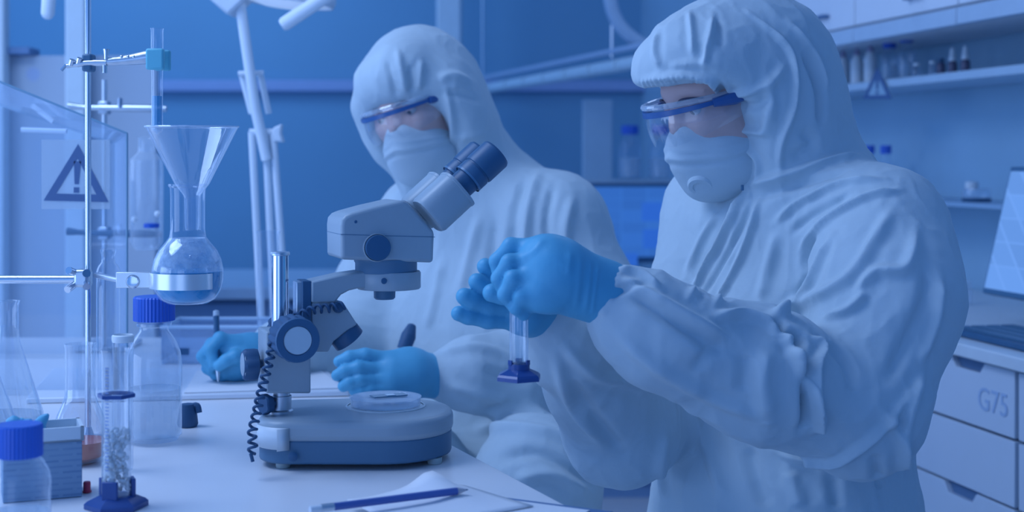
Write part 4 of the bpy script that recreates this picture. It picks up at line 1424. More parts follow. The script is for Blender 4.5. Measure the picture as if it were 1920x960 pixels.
up(729, [(0, 541), (58, 541), (60, 538), (60, 511), (58, 508), (0, 508)], SCOPEW, 'carrier_ring')
up(724, [(57, 510), (58, 506), (58, 492), (60, 489), (60, 484)], SCOPED, 'focus_collar')
up(721, [(0, 560), (17, 561), (20, 558), (20.5, 545), (21, 540)], SCOPED, 'objective')
MB().lathe([(0, 0.001), (0.0035, 0.0008), (0.004, 0)], SP(720, 527, -0.0415), 14, Matrix.Rotation(TH, 4, 'Z') @ Matrix.Rotation(math.radians(90), 4, 'X')).build('lock_screw', BLACK, sc)
# head body
hb = [(640, 487), (639, 425), (641, 412), (648, 404), (660, 399), (700, 388), (757, 375), (766, 380), (815, 434), (815, 441), (813, 493)]
head = slab(hb, -0.042, 0.042).build('head_body', SCOPEW, sc, bevel=0.008, seg=4)
slab([(639.3, 439.2), (815.5, 444), (815.5, 445), (639.3, 440.2)], -0.0424, 0.0424).build('seam', SCOPED, head)
MB().lathe([(0, 0.0008), (0.0018, 0.0006), (0.002, 0)], SP(667, 416, -0.0425), 10, Matrix.Rotation(TH, 4, 'Z') @ Matrix.Rotation(math.radians(90), 4, 'X')).build('pin', BLACK, head)
zk = SP(706, 464, -0.040)
Qz = Vector((0, 0, 1)).rotation_difference(-SN).to_matrix().to_4x4()
zo = MB().lathe([(0.0155, 0), (0.0165, 0.002), (0.0165, 0.009), (0.0158, 0.0105), (0.004, 0.0112), (0, 0.0112)], zk, 36, Qz).build('zoom_knob', BLACK, sc)
MB().lathe([(0.0172, -0.001), (0.0185, 0.002), (0.0172, 0.004)], zk, 36, Qz).build('knob_skirt', SCOPEW, zo)
MB().lathe([(0.0155, 0), (0.0165, 0.002), (0.0165, 0.009), (0.0158, 0.0105), (0, 0.0112)], zk + SN * 0.080, 36, Vector((0, 0, 1)).rotation_difference(SN).to_matrix().to_4x4()).build('zoom_knob', BLACK, sc)
# ocular tubes
tilt = math.radians(41)
ea = SA * math.cos(tilt) + Vector((0, 0, 1)) * math.sin(tilt)
eu = SN.cross(ea)
for n in (-0.028, 0.030):
    c0 = SP(806, 402, -0.028) + SN * (n + 0.028)
    c1 = c0 + ea * 0.050
    # prism housing: squarish with rounded corners
    m = MB()
    out = []
    R, h = 0.0285, 0.0275
    vs, fs = [], []
    N = 40
    for d, k in ((-0.004, 0.93), (0, 1.0), (0.047, 1.0), (0.0475, 1.03), (0.051, 1.03), (0.0515, 0.97)):
        for i in range(N):
            a = 2 * math.pi * i / N
            ca, sa = math.cos(a), math.sin(a)
            q = (abs(ca) ** 3.2 + abs(sa) ** 3.2) ** (-1 / 3.2)
            vs.append(c0 + ea * d + SN * (0.0265 * k * q * ca) + eu * (0.0275 * k * q * sa))
    for j in range(5):
        for i in range(N):
            i2 = (i + 1) % N
            fs.append((j * N + i, j * N + i2, (j + 1) * N + i2, (j + 1) * N + i))
    fs += [tuple(range(N))[::-1], tuple(range(5 * N, 6 * N))]
    hs = m.add(vs, fs).build('prism_housing', SCOPEW, sc, angle=30)
    e0_ = c0 + ea * 0.050
    rr = [0.0178, 0.0180, 0.0205, 0.0212, 0.0212, 0.0200, 0.0200, 0.0216, 0.0222, 0.0222, 0.0205, 0.0175]
    dd_ = [0, 0.019, 0.0195, 0.021, 0.034, 0.0345, 0.037, 0.0375, 0.040, 0.069, 0.072, 0.0722]
    ey = MB().tube([e0_ + ea * d for d in dd_], rr, 36).build('eyepiece', BLACK, sc, angle=25)
    MB().tube([e0_ + ea * 0.0185, e0_ + ea * 0.0215], 0.0214, 36, caps=False).build('diopter_ring', mat('dark_ring', (0.08, 0.2, 0.34), 0.3), ey)
    MB().tube([e0_ + ea * 0.0718, e0_ + ea * 0.0728], [0.013, 0.012], 24).build('eye_lens', mat('eye_lens', (0.05, 0.12, 0.25), 0.05), ey)

# coiled cable
def helix(path, r, turns, wire, n=14):
    pts = [Vector(p) for p in spline(path, 14)]
    ln = [0]
    for a, b in zip(pts, pts[1:]):
        ln.append(ln[-1] + (b - a).length)
    T = ln[-1]
    out = []
    N = int(turns * n)
    u = None
    for i in range(N + 1):
        d = T * i / N
        k = max(j for j in range(len(ln)) if ln[j] <= d + 1e-9)
        k = min(k, len(pts) - 2)
        f = (d - ln[k]) / max(1e-9, ln[k + 1] - ln[k])
        p = pts[k].lerp(pts[k + 1], f)
        tg = (pts[k + 1] - pts[k]).normalized()
        if u is None:
            u = tg.cross(Vector((0, 1, 0))).normalized()
        u = (u - tg * u.dot(tg)).normalized()
        w = tg.cross(u)
        a = 2 * math.pi * turns * i / N
        out.append(p + (u * math.cos(a) + w * math.sin(a)) * r)
    return out


pth = [SP(645, 572, -0.024), SP(615, 578, -0.026), SP(590, 580, -0.030), SP(560, 592, -0.035), SP(530, 606, -0.042), SP(514, 635, -0.050), SP(504, 680, -0.056), SP(492, 725, -0.062), SP(482, 770, -0.075), SP(473, 810, -0.088), SP(474, 835, -0.092), SP(472, 850, -0.095)]
MB().tube(helix(pth, 0.0048, 25, 0.002), 0.0019, 7).build('coiled_cable', RUBBER, sc)
MB().tube([SP(470, 850, -0.095), SP(474, 866, -0.097)], 0.0022, 8).build('cable_end', RUBBER, sc)
q = SP(634, 576, -0.018)
MB().lathe([(0, 0.006), (0.006, 0.005), (0.0075, 0.001), (0.0075, 0)], q, 16, Qz).build('cable_gland', BLACK, sc)

# petri dish with slide on the stage
pd = stc + Vector((0, 0, 0.0016))
t = thing('petri_dish', 'clear glass petri dish on the microscope stage', 'dish', pd)
MB().lathe([(0, 0), (0.044, 0), (0.0455, 0.001), (0.0455, 0.0095), (0.0445, 0.0100), (0.0440, 0.0095), (0.044, 0.002), (0, 0.0018)], pd, 48).build('dish_bottom', glass('dish_clear', base=0.14, edge=0.8, diff=0.5), t)
MB().lathe([(0, 0.0098), (0.0440, 0.0098), (0.0470, 0.0100), (0.0470, 0.0112), (0, 0.0112)], pd, 48).build('dish_lid', glass('lid_clear', base=0.16, edge=0.5, diff=0.6), t)
sl = pd + Vector((0.004, 0, 0.0117))
t = thing('glass_slide', 'dark glass slide with a bright spot lying on the petri dish', 'slide', sl)
MB().box(sl + Vector((0, 0, 0.0008)), (0.046, 0.019, 0.0012), None, TH + 0.1).build('slide_plate', mat('dark_slide', (0.10, 0.24, 0.36), 0.15), t)
MB().box(sl + Vector((0.002, 0, 0.0017)), (0.012, 0.011, 0.0005), None, TH + 0.1).build('cover_slip', mat('bright_slip', (0.8, 0.88, 0.95), 0.1, 0.6), t)
# ------------------------------------------------------------------ distance-field modelling for bodies, suits and gloves
class SDF:
    def __init__(s, lo, hi, h):
        s.lo, s.h = np.array(lo, np.float32), h
        s.n = np.ceil((np.array(hi) - np.array(lo)) / h).astype(int) + 1
        s.D = np.full(s.n, 1.0, np.float32)
        s.ax = [s.lo[i] + h * np.arange(s.n[i], dtype=np.float32) for i in range(3)]

    def sub(s, lo, hi, pad):
        a = np.clip(np.floor((np.array(lo) - pad - s.lo) / s.h).astype(int), 0, s.n)
        b = np.clip(np.ceil((np.array(hi) + pad - s.lo) / s.h).astype(int) + 1, 0, s.n)
        if (b <= a).any():
            return None, None
        sl = tuple(slice(int(a[i]), int(b[i])) for i in range(3))
        X, Y, Z = np.meshgrid(*[s.ax[i][sl[i]] for i in range(3)], indexing='ij', sparse=True)
        return sl, (X, Y, Z)

    def _join(s, sl, d, k, op):
        c = s.D[sl]
        if op == 'sub':
            d = -d
            h = np.maximum(k - np.abs(c - d), 0) / k
            s.D[sl] = np.maximum(c, d) + h * h * k * 0.25
        else:
            h = np.maximum(k - np.abs(c - d), 0) / k
            s.D[sl] = np.minimum(c, d) - h * h * k * 0.25

    def cone(s, a, b, ra, rb, k=0.03, op='add'):
        a, b = np.array(a, float), np.array(b, float)
        R = max(ra, rb)
        sl, g = s.sub(np.minimum(a, b), np.maximum(a, b), R + k + 3 * s.h)
        if sl is None:
            return s
        X, Y, Z = g
        d = b - a
        L2 = float(d @ d) + 1e-12
        px, py, pz = X - a[0], Y - a[1], Z - a[2]
        t = np.clip((px * d[0] + py * d[1] + pz * d[2]) / L2, 0, 1)
        q = np.sqrt((px - t * d[0]) ** 2 + (py - t * d[1]) ** 2 + (pz - t * d[2]) ** 2) - (ra + (rb - ra) * t)
        s._join(sl, q.astype(np.float32), k, op)
        return s

    def chain(s, pts, rs, k=0.03):
        for i in range(len(pts) - 1):
            s.cone(pts[i], pts[i + 1], rs[i], rs[i + 1], k)
        return s

    def ell(s, c, axes, radii, k=0.03, op='add', power=2.0):
        """axes: three unit vectors"""
        c = np.array(c, float)
        R = max(radii)
        ext = np.sqrt(sum((np.array(a, float) * r) ** 2 for a, r in zip(axes, radii)))
        sl, g = s.sub(c - ext, c + ext, k + 3 * s.h + 0.01)
        if sl is None:
            return s
        X, Y, Z = g
        px, py, pz = X - c[0], Y - c[1], Z - c[2]
        k0 = 0
        k1 = 0
        for a, r in zip(axes, radii):
            u = px * a[0] + py * a[1] + pz * a[2]
            k0 = k0 + np.abs(u / r) ** power
            k1 = k1 + (np.abs(u) ** (power - 1) / r ** power) ** 2
        k0r = k0 ** (1 / power)
        gr = np.sqrt(k1) / np.maximum(k0r, 1e-4) ** (power - 1)
        q = (k0r - 1) / np.maximum(gr, 1e-3)
        s._join(sl, q.astype(np.float32), k, op)
        return s

    def mesh(s):
        D = s.D
        nx, ny, nz = D.shape
        S = D < 0
        # active cells
        cnt = np.zeros((nx - 1, ny - 1, nz - 1), np.int8)
        for dx in (0, 1):
            for dy in (0, 1):
                for dz in (0, 1):
                    cnt += S[dx:nx - 1 + dx, dy:ny - 1 + dy, dz:nz - 1 + dz]
        act = (cnt > 0) & (cnt < 8)
        I, J, K = np.nonzero(act)
        idm = np.full(act.shape, -1, np.int64)
        idm[I, J, K] = np.arange(len(I))
        acc = np.zeros((len(I), 3))
        num = np.zeros(len(I))
        cor = [(a, b, c) for a in (0, 1) for b in (0, 1) for c in (0, 1)]
        val = {c: D[I + c[0], J + c[1], K + c[2]] for c in cor}
        for c in cor:
            for axx in range(3):
                if c[axx] == 0:
                    e = list(c)
                    e[axx] = 1
                    e = tuple(e)
                    v0, v1 = val[c], val[e]
                    m = (v0 < 0) != (v1 < 0)
                    t = np.where(m, v0 / np.where(m, v0 - v1, 1), 0)
                    p = np.array(c, float)[None, :] + np.zeros((len(I), 3))
                    p[:, axx] += t
                    acc += p * m[:, None]
                    num += m
        V = (np.stack([I, J, K], 1) + acc / num[:, None]) * s.h + s.lo
        faces = []
        for axx in range(3):
            o = [1, 1, 1]
            n0 = [slice(1, D.shape[i] - 1) for i in range(3)]
            n0[axx] = slice(0, D.shape[axx] - 1)
            n1 = list(n0)
            n1[axx] = slice(1, D.shape[axx])
            a, b = S[tuple(n0)], S[tuple(n1)]
            st = [1, 1, 1]
            st[axx] = 0
            for flip, m in ((False, a & ~b), (True, b & ~a)):
                i, j, k = np.nonzero(m)
                i, j, k = i + st[0], j + st[1], k + st[2]
                u, w = [(1, 2), (2, 0), (0, 1)][axx]
                q = []
                for du, dw in ((1, 1), (0, 1), (0, 0), (1, 0)):
                    ijk = [i, j, k]
                    ijk[u] = ijk[u] - du
                    ijk[w] = ijk[w] - dw
                    q.append(idm[ijk[0], ijk[1], ijk[2]])
                q = np.stack(q, 1)
                faces.append(q[:, ::-1] if flip else q)
        Fq = np.concatenate(faces)
        return V, Fq


def normals(V, Fq):
    n = np.cross(V[Fq[:, 2]] - V[Fq[:, 0]], V[Fq[:, 3]] - V[Fq[:, 1]])
    N = np.zeros_like(V)
    for k in range(4):
        np.add.at(N, Fq[:, k], n)
    return N / np.maximum(np.linalg.norm(N, axis=1, keepdims=True), 1e-12)


def subdivide(V, Fq):
    e = np.concatenate([Fq[:, [0, 1]], Fq[:, [1, 2]], Fq[:, [2, 3]], Fq[:, [3, 0]]])
    e = np.sort(e, 1)
    key = e[:, 0] * len(V) + e[:, 1]
    uq, inv = np.unique(key, return_inverse=True)
    mid = (V[uq // len(V)] + V[uq % len(V)]) / 2
    n, m = len(Fq), len(V)
    cen = V[Fq].mean(1)
    ei = inv.reshape(4, n) + m
    ci = np.arange(n) + m + len(mid)
    V2 = np.concatenate([V, mid, cen])
    F2 = np.concatenate([np.stack([Fq[:, k], ei[k], ci, ei[k - 1]], 1) for k in range(4)])
    return relax(V2, F2, 2, 0.5), F2


def puckers(line, length, step, width, height):
    """short gathers across a drawn hem"""
    c = np.array(spline(line, 16))
    d = np.concatenate([[0], np.cumsum(np.linalg.norm(np.diff(c, axis=0), axis=1))])
    out = []
    for q in np.arange(step, d[-1], step):
        i = min(np.searchsorted(d, q), len(c) - 1)
        t = c[i] - c[i - 1]
        t = t / max(1e-6, np.linalg.norm(t))
        nrm = np.array((-t[1], t[0]))
        out.append(([tuple(c[i] - nrm * length / 2), tuple(c[i]), tuple(c[i] + nrm * length / 2)], width, height))
    return out


def relax(V, Fq, it=2, f=0.5):
    e = np.concatenate([Fq[:, [0, 1]], Fq[:, [1, 2]], Fq[:, [2, 3]], Fq[:, [3, 0]]])
    deg = np.bincount(e[:, 0], minlength=len(V))[:, None]
    for _ in range(it):
        A = np.zeros_like(V)
        np.add.at(A, e[:, 0], V[e[:, 1]])
        V = V + f * (A / np.maximum(deg, 1) - V)
    return V


def raise_folds(V, Fq, folds, Zmin=0.5):
    """folds: (photo-pixel polyline, width m, height m). Each line is laid on the surface and the cloth raised (or sunk) along it"""
    if not folds:
        return V
    bvh = BVHTree.FromPolygons([tuple(v) for v in V], [tuple(int(i) for i in f) for f in Fq])
    N = normals(V, Fq)
    eye = Vector((0, 0, CZ))
    dsp = np.zeros(len(V))
    for line, wd, ht in folds:
        c = []
        for x, y in spline(line, 8):
            loc, nr, i, d = bvh.ray_cast(eye, (P(x, y, 1.0) - eye).normalized())
            if loc is not None:
                c.append(tuple(loc))
        if len(c) < 2:
            continue
        c = np.array(c)
        lo, hi = c.min(0) - 3 * wd, c.max(0) + 3 * wd
        m = np.nonzero(((V > lo) & (V < hi)).all(1))[0]
        if not len(m):
            continue
        A, B = c[:-1], c[1:]
        best = np.full(len(m), 9.0)
        tt = np.zeros(len(m))
        for i in range(len(A)):
            d = B[i] - A[i]
            if np.linalg.norm(d) > 0.06:
                continue
            t = np.clip(((V[m] - A[i]) @ d) / max(1e-12, d @ d), 0, 1)
            q = np.linalg.norm(V[m] - A[i] - t[:, None] * d, axis=1)
            z = q < best
            best[z] = q[z]
            tt[z] = (i + t[z]) / len(A)
        env = np.clip(np.minimum(tt, 1 - tt) * 5, 0, 1)
        env = env * env * (3 - 2 * env)
        dsp[m] += ht * (0.15 + 0.85 * env) * (np.exp(-(best / wd) ** 2) - 0.25 * np.exp(-(best / (2.2 * wd)) ** 2))
    return V + N * dsp[:, None]


def crumple(V, Fq, amp, freq, stretch=(1, 1, 1), seed=0.0, ridged=True):
    N = normals(V, Fq)
    S = np.array(stretch) * freq
    d = np.array([noise.noise(Vector((v[0] * S[0] + seed, v[1] * S[1], v[2] * S[2]))) for v in V])
    if ridged:
        d = (1 - np.abs(d) * 2.2) ** 2 - 0.5
    return V + N * (amp * d)[:, None]


def skin_obj(name, V, Fq, material, parent):
    me = bpy.data.meshes.new(name)
    org = wloc(parent)
    nv, nf = len(V), len(Fq)
    me.vertices.add(nv)
    me.vertices.foreach_set('co', (V - np.array(org)).astype(np.float32).ravel())
    me.loops.add(nf * 4)
    me.loops.foreach_set('vertex_index', Fq.astype(np.int32).ravel())
    me.polygons.add(nf)
    me.polygons.foreach_set('loop_start', np.arange(0, nf * 4, 4, dtype=np.int32))
    me.update(calc_edges=True)
    me.validate()
    return finish(name, me, material, parent, org, angle=180)


def frame(yaw, pitch, roll):
    """facing, left, up vectors; yaw 0 faces the camera, +90 faces picture-left"""
    y, p = math.radians(yaw), math.radians(pitch)
    f = Vector((-math.sin(y) * math.cos(p), -math.cos(y) * math.cos(p), -math.sin(p)))
    l = Vector((math.cos(y), -math.sin(y), 0))
    u = f.cross(l)
    q = Quaternion(f, math.radians(roll))
    return f, q @ l, q @ u


def head_parts(t, H, f, l, u, lens_z=0.0, wrap=True):
    """goggles, mask, face details in the head frame"""
    at = lambda a, b, c: H + f * a + l * b + u * c
    FRM = mat('goggle_frame_blue', (0.03, 0.11, 0.31), 0.3)
    # --- goggles
    g = bpy.data.objects.new('safety_goggles', None)
    COL.objects.link(g)
    g.parent = t
    WL[g.name] = wloc(t).copy()
    ang = [math.radians(a) for a in np.linspace(-88, 88, 33)]

    def arc(a, drop, grow=0.0):
        bow = 0.004 * math.cos(a)
        return at((0.128 + grow) * math.cos(a) ** 0.9 if math.cos(a) > 0 else 0, (0.080 + grow) * math.sin(a), 0.013 + bow - drop * (0.45 + 0.55 * abs(math.cos(a))) )

    vs, fs = [], []
    nlev = 6
    for a in ang:
        notch = 0.55 * math.exp(-(a / 0.16) ** 2)
        dr = 0.052 * (1 - notch * 0.5)
        for j in range(nlev):
            k = j / (nlev - 1)
            bul = 0.004 * math.sin(math.pi * k)
            vs.append(arc(a, dr * k, bul))
    for i in range(len(ang) - 1):
        for j in range(nlev - 1):
            o = i * nlev + j
            fs.append((o, o + nlev, o + nlev + 1, o + 1))
    MB().add(vs, fs).build('lens', LENS, g, angle=180)
    vs, fs = [], []
    for a in ang:
        vs += [arc(a, -0.0025, 0.0045), arc(a, 0.0055, 0.0055), arc(a, 0.0055, 0.0005), arc(a, -0.0025, -0.0005)]
    for i in range(len(ang) - 1):
        for k in range(4):
            fs.append((i * 4 + k, i * 4 + (k + 1) % 4, i * 4 + 4 + (k + 1) % 4, i * 4 + 4 + k))
    fs += [(0, 1, 2, 3), tuple(len(vs) - 1 - k for k in range(4))]
    MB().add(vs, fs).build('brow_bar', FRM, g)
    MB().tube([arc(a, -0.0085, 0.001) for a in ang[3:-3]], 0.0042, 8).build('clear_rim', glass('clear_goggle_rim', base=0.25, edge=0.8, diff=0.5), g)
    for sgn in (-1, 1):
        p0 = arc(math.radians(88 * sgn), 0.0, 0.0)
        MB().tube([arc(math.radians(60 * sgn), 0.002, 0.004), arc(math.radians(74 * sgn), 0.004, 0.006), p0 - f * 0.01, p0 - f * 0.045], [0.006, 0.0095, 0.008, 0.003], 8).build('temple_arm', FRM, g)
    # --- respirator
    s = SDF(np.array(H) - 0.2, np.array(H) + 0.2, 0.003)
    ax = (np.array(f), np.array(l), np.array(u))
    s.ell(at(0.038, 0, -0.068), ax, (0.062, 0.063, 0.058), 0.02, power=2.3)
    s.cone(at(0.078, 0, -0.012), at(0.087, 0, -0.050), 0.015, 0.022, 0.03)
    s.cone(at(0.087, 0, -0.050), at(0.072, 0, -0.098), 0.022, 0.028, 0.035)
    s.ell(at(0.012, 0, -0.095), ax, (0.055, 0.060, 0.045), 0.03)
    V, Fq = s.mesh()
    V = relax(V, Fq, 2)
    fl = []
    for c, ht in ((-0.030, 0.0022), (-0.045, -0.002), (-0.058, 0.0022)):
        pass
    rel = V - np.array(H)
    uu = rel @ np.array(u)
    ll = rel @ np.array(l)
    N = normals(V, Fq)
    w = 0.0020 * np.exp(-((uu + 0.050 + 0.25 * np.abs(ll)) / 0.004) ** 2) - 0.0016 * np.exp(-((uu + 0.060 + 0.2 * np.abs(ll)) / 0.004) ** 2) + 0.0015 * np.exp(-((uu + 0.034 + 0.35 * np.abs(ll)) / 0.003) ** 2)
    V = V + N * w[:, None]
    mk = skin_obj('face_mask', V, Fq, MASKM, t)
    return mk, at


def face(t, H, f, l, u, s, at):
    """adds head shape to the body field s"""
    ax = (np.array(f), np.array(l), np.array(u))
    s.ell(at(-0.005, 0, 0.03), ax, (0.098, 0.074, 0.095), 0.02)
    s.ell(at(0.020, 0, -0.045), ax, (0.072, 0.060, 0.075), 0.03)
    s.cone(at(0.084, 0, 0.010), at(0.096, 0, -0.018), 0.008, 0.012, 0.012)          # nose
    for sg in (-1, 1):
        s.cone(at(0.082, 0.014 * sg, 0.030), at(0.066, 0.048 * sg, 0.030), 0.010, 0.009, 0.012)   # brow
        s.cone(at(0.066, 0.036 * sg, -0.018), at(0.045, 0.055 * sg, -0.010), 0.014, 0.014, 0.02)  # cheekbone
        s.ell(at(0.088, 0.032 * sg, 0.010), ax, (0.013, 0.017, 0.011), 0.012, 'sub')              # eye socket
        s.ell(at(-0.005, 0.076 * sg, 0.0), ax, (0.018, 0.008, 0.030), 0.008)                      # ear
    s.cone(at(0.088, -0.018, -0.062), at(0.088, 0.018, -0.062), 0.007, 0.007, 0.006)              # lips
    s.cone(at(0.082, -0.01, -0.098), at(0.082, 0.01, -0.098), 0.012, 0.012, 0.02)                 # chin


def eyes(t, at, f, l, u):
    EY = mat('eye_white', (0.5, 0.52, 0.56), 0.2)
    IR = mat('dark_iris', (0.05, 0.06, 0.10), 0.15)
    LASH = mat('dark_brow_hair', (0.07, 0.07, 0.12), 0.7)
    for sg in (-1, 1):
        c = at(0.073, 0.032 * sg, 0.009)
        e = MB().sphere(c, 0.0115, 16, 10).build('eye', EY, t)
        d = (f * 0.90 - u * 0.43).normalized()
        MB().sphere(c + d * 0.0062, 0.0062, 12, 8).build('iris', IR, e)
        MB().sphere(c + u * 0.0035 + f * 0.0008, 0.0119, 16, 10).build('eyelid', SKIN, e)
        MB().tube(spline([at(0.091, 0.014 * sg, 0.022), at(0.089, 0.032 * sg, 0.026), at(0.071, 0.052 * sg, 0.022)], 4), [0.001, 0.0015, 0.002, 0.002, 0.002, 0.002, 0.0018, 0.0015, 0.001], 6).build('eyebrow', LASH, t)


def hand(t, name, wrist, palm, fingers, thumb, cuff=None, h=0.0014, rf=0.0098, folds=(), k=0.009):
    """palm: list of (a, b, ra, rb); fingers: lists of joints; all 3D points"""
    pts = [p for a, b, _, _ in palm for p in (a, b)] + [p for fg in fingers + [thumb] for p in fg] + [wrist] + (list(cuff[0]) if cuff else [])
    a = np.array([tuple(p) for p in pts])
    s = SDF(a.min(0) - 0.06, a.max(0) + 0.06, h)
    for pa, pb, ra, rb in palm:
        s.cone(pa, pb, ra, rb, 0.022)
    if cuff:
        s.chain(cuff[0], cuff[1], 0.012)
    base = s.D.copy()
    for i, fg in enumerate(fingers + [thumb]):
        q = SDF(a.min(0) - 0.06, a.max(0) + 0.06, h)
        r0 = rf * (1.06 if i == 4 else 1.0) * (0.9 if i == 3 else 1.0)
        rs = [r0 * 1.12, r0 * 1.02, r0 * 0.95, r0 * 0.86][:len(fg)]
        q.chain([tuple(p) for p in fg], rs, 0.004)
        # fingers merge with the palm but stay apart from one another
        d = q.D
        hh = np.maximum(k - np.abs(base - d), 0) / k
        mix = np.minimum(base, d) - hh * hh * k * 0.25
        s.D = np.minimum(s.D, mix)
    V, Fq = s.mesh()
    V = relax(V, Fq, 2)
    V = crumple(V, Fq, 0.0005, 45, (1, 1, 1), 3.0, False)
    V = raise_folds(V, Fq, folds)
    return skin_obj(name, V, Fq, GLOVE, t)


# ==================================================================== person in front (right)
pr_ = thing('person', 'person in white hooded coverall raising a small cylinder, nearest at right', 'person', Vector((0.44, 2.06, 0.0)))
H = P(1364, 186, 2.05)
hf, hl, hu = frame(65, 18, 0)
mk, at = head_parts(pr_, H, hf, hl, hu)
# valve on the respirator
Vv = at(0.094, 0.022, -0.098)
vd = (hf * 0.68 - hu * 0.55 + hl * 0.48).normalized()
Qv = Vector((0, 0, 1)).rotation_difference(vd).to_matrix().to_4x4()
vv = MB().lathe([(0.019, -0.014), (0.019, 0.003), (0.017, 0.006), (0.011, 0.0065), (0.010, 0.0045), (0, 0.0045)], Vv, 24, Qv).build('valve', MASKM, mk, angle=30)

bf, bl, bu = frame(58, 0, 0)
SH_ = P(1480, 402, 2.08)
Ls = SH_ + bl * 0.178
Rs = SH_ - bl * 0.150
Ls.z -= 0.022
elbL, wrL = P(1610, 768, 1.80), P(1137, 548, 1.68)
elbR, wrR = P(1165, 800, 1.98), P(1010, 592, 1.76)
hipc = SH_ + Vector((0, 0, -0.50)) + bf * 0.0
AXB = (np.array(bl), np.array(bf), np.array((0, 0, 1.0)))


def torso(s, g, C, bl, bf, hip_z, lean=0.0):
    ax = (np.array(bl), np.array(bf), np.array((0, 0, 1.0)))
    D = lambda z, fo=0.0, lo=0.0: tuple(C + Vector((0, 0, -z)) + bf * fo + bl * lo)
    s.ell(D(0.15, -0.01), ax, (0.185 * g, 0.140 * g, 0.22), 0.06, power=2.3)
    s.ell(D(0.34, 0.0 + lean), ax, (0.180 * g, 0.155 * g, 0.24), 0.08, power=2.4)
    s.ell(D(0.50, 0.0 + lean), ax, (0.195 * g, 0.175 * g, 0.17), 0.08, power=2.4)


# --- coverall
s = SDF((-0.02, 1.52, 0.16), (0.86, 2.55, 1.50), 0.0046)
torso(s, 1.0, SH_, bl, bf, 0.5, 0.012)
neck = H - hu * 0.09 - hf * 0.055
s.cone(neck, SH_ + Vector((0, 0, 0.02)) - bf * 0.01, 0.098, 0.125, 0.06)
s.cone(SH_ + Vector((0, 0, 0.01)), Ls, 0.085, 0.082, 0.06)
s.cone(SH_ + Vector((0, 0, 0.01)), Rs, 0.085, 0.078, 0.06)
s.chain([Ls, P(1668, 560, 1.86), elbL], [0.086, 0.088, 0.080], 0.05)
s.chain([elbL, P(1420, 700, 1.74), P(1235, 625, 1.695), P(1178, 580, 1.685), wrL], [0.080, 0.078, 0.062, 0.046, 0.030], 0.035)
s.chain([Rs, P(1290, 640, 2.09), elbR], [0.082, 0.080, 0.078], 0.05)
s.chain([elbR, P(1120, 720, 1.90), P(1065, 650, 1.80), P(1030, 606, 1.765)], [0.080, 0.066, 0.050, 0.034], 0.035)
# thighs and shins (seated on a stool)
hipL, hipR = SH_ + bl * 0.10 + Vector((0, 0, -0.56)), SH_ - bl * 0.10 + Vector((0, 0, -0.56))
kneeL, kneeR = hipL + bf * 0.36 + Vector((0.04, 0, -0.12)), hipR + bf * 0.32 + Vector((0, 0.10, -0.12))
s.cone(hipL, kneeL, 0.115, 0.095, 0.08)
s.cone(hipR, kneeR, 0.115, 0.095, 0.08)
for kn in (kneeL, kneeR):
    s.cone(kn, Vector((kn.x + 0.06, kn.y, 0.24)), 0.093, 0.080, 0.05)
    s.cone(Vector((kn.x + 0.06, kn.y, 0.24)), Vector((kn.x + 0.02, kn.y - 0.02, 0.22)), 0.07, 0.06, 0.04)
# hood
axh = (np.array(hf), np.array(hl), np.array(hu))
s.ell(at(-0.036, 0, 0.018), axh, (0.136, 0.112, 0.132), 0.05, power=2.15)
s.cone(at(0.05, 0.0, 0.080), at(0.086, -0.01, 0.074), 0.050, 0.042, 0.05)
s.cone(at(0.045, 0.055, 0.06), at(0.074, 0.03, 0.070), 0.045, 0.042, 0.05)
s.cone(at(-0.03, 0.045, -0.05), at(-0.015, 0.03, -0.125), 0.075, 0.068, 0.05)
s.cone(at(-0.015, -0.03, -0.06), at(0.0, -0.03, -0.125), 0.075, 0.065, 0.05)
s.cone(at(-0.07, 0, 0.0), neck - hf * 0.02, 0.088, 0.095, 0.06)
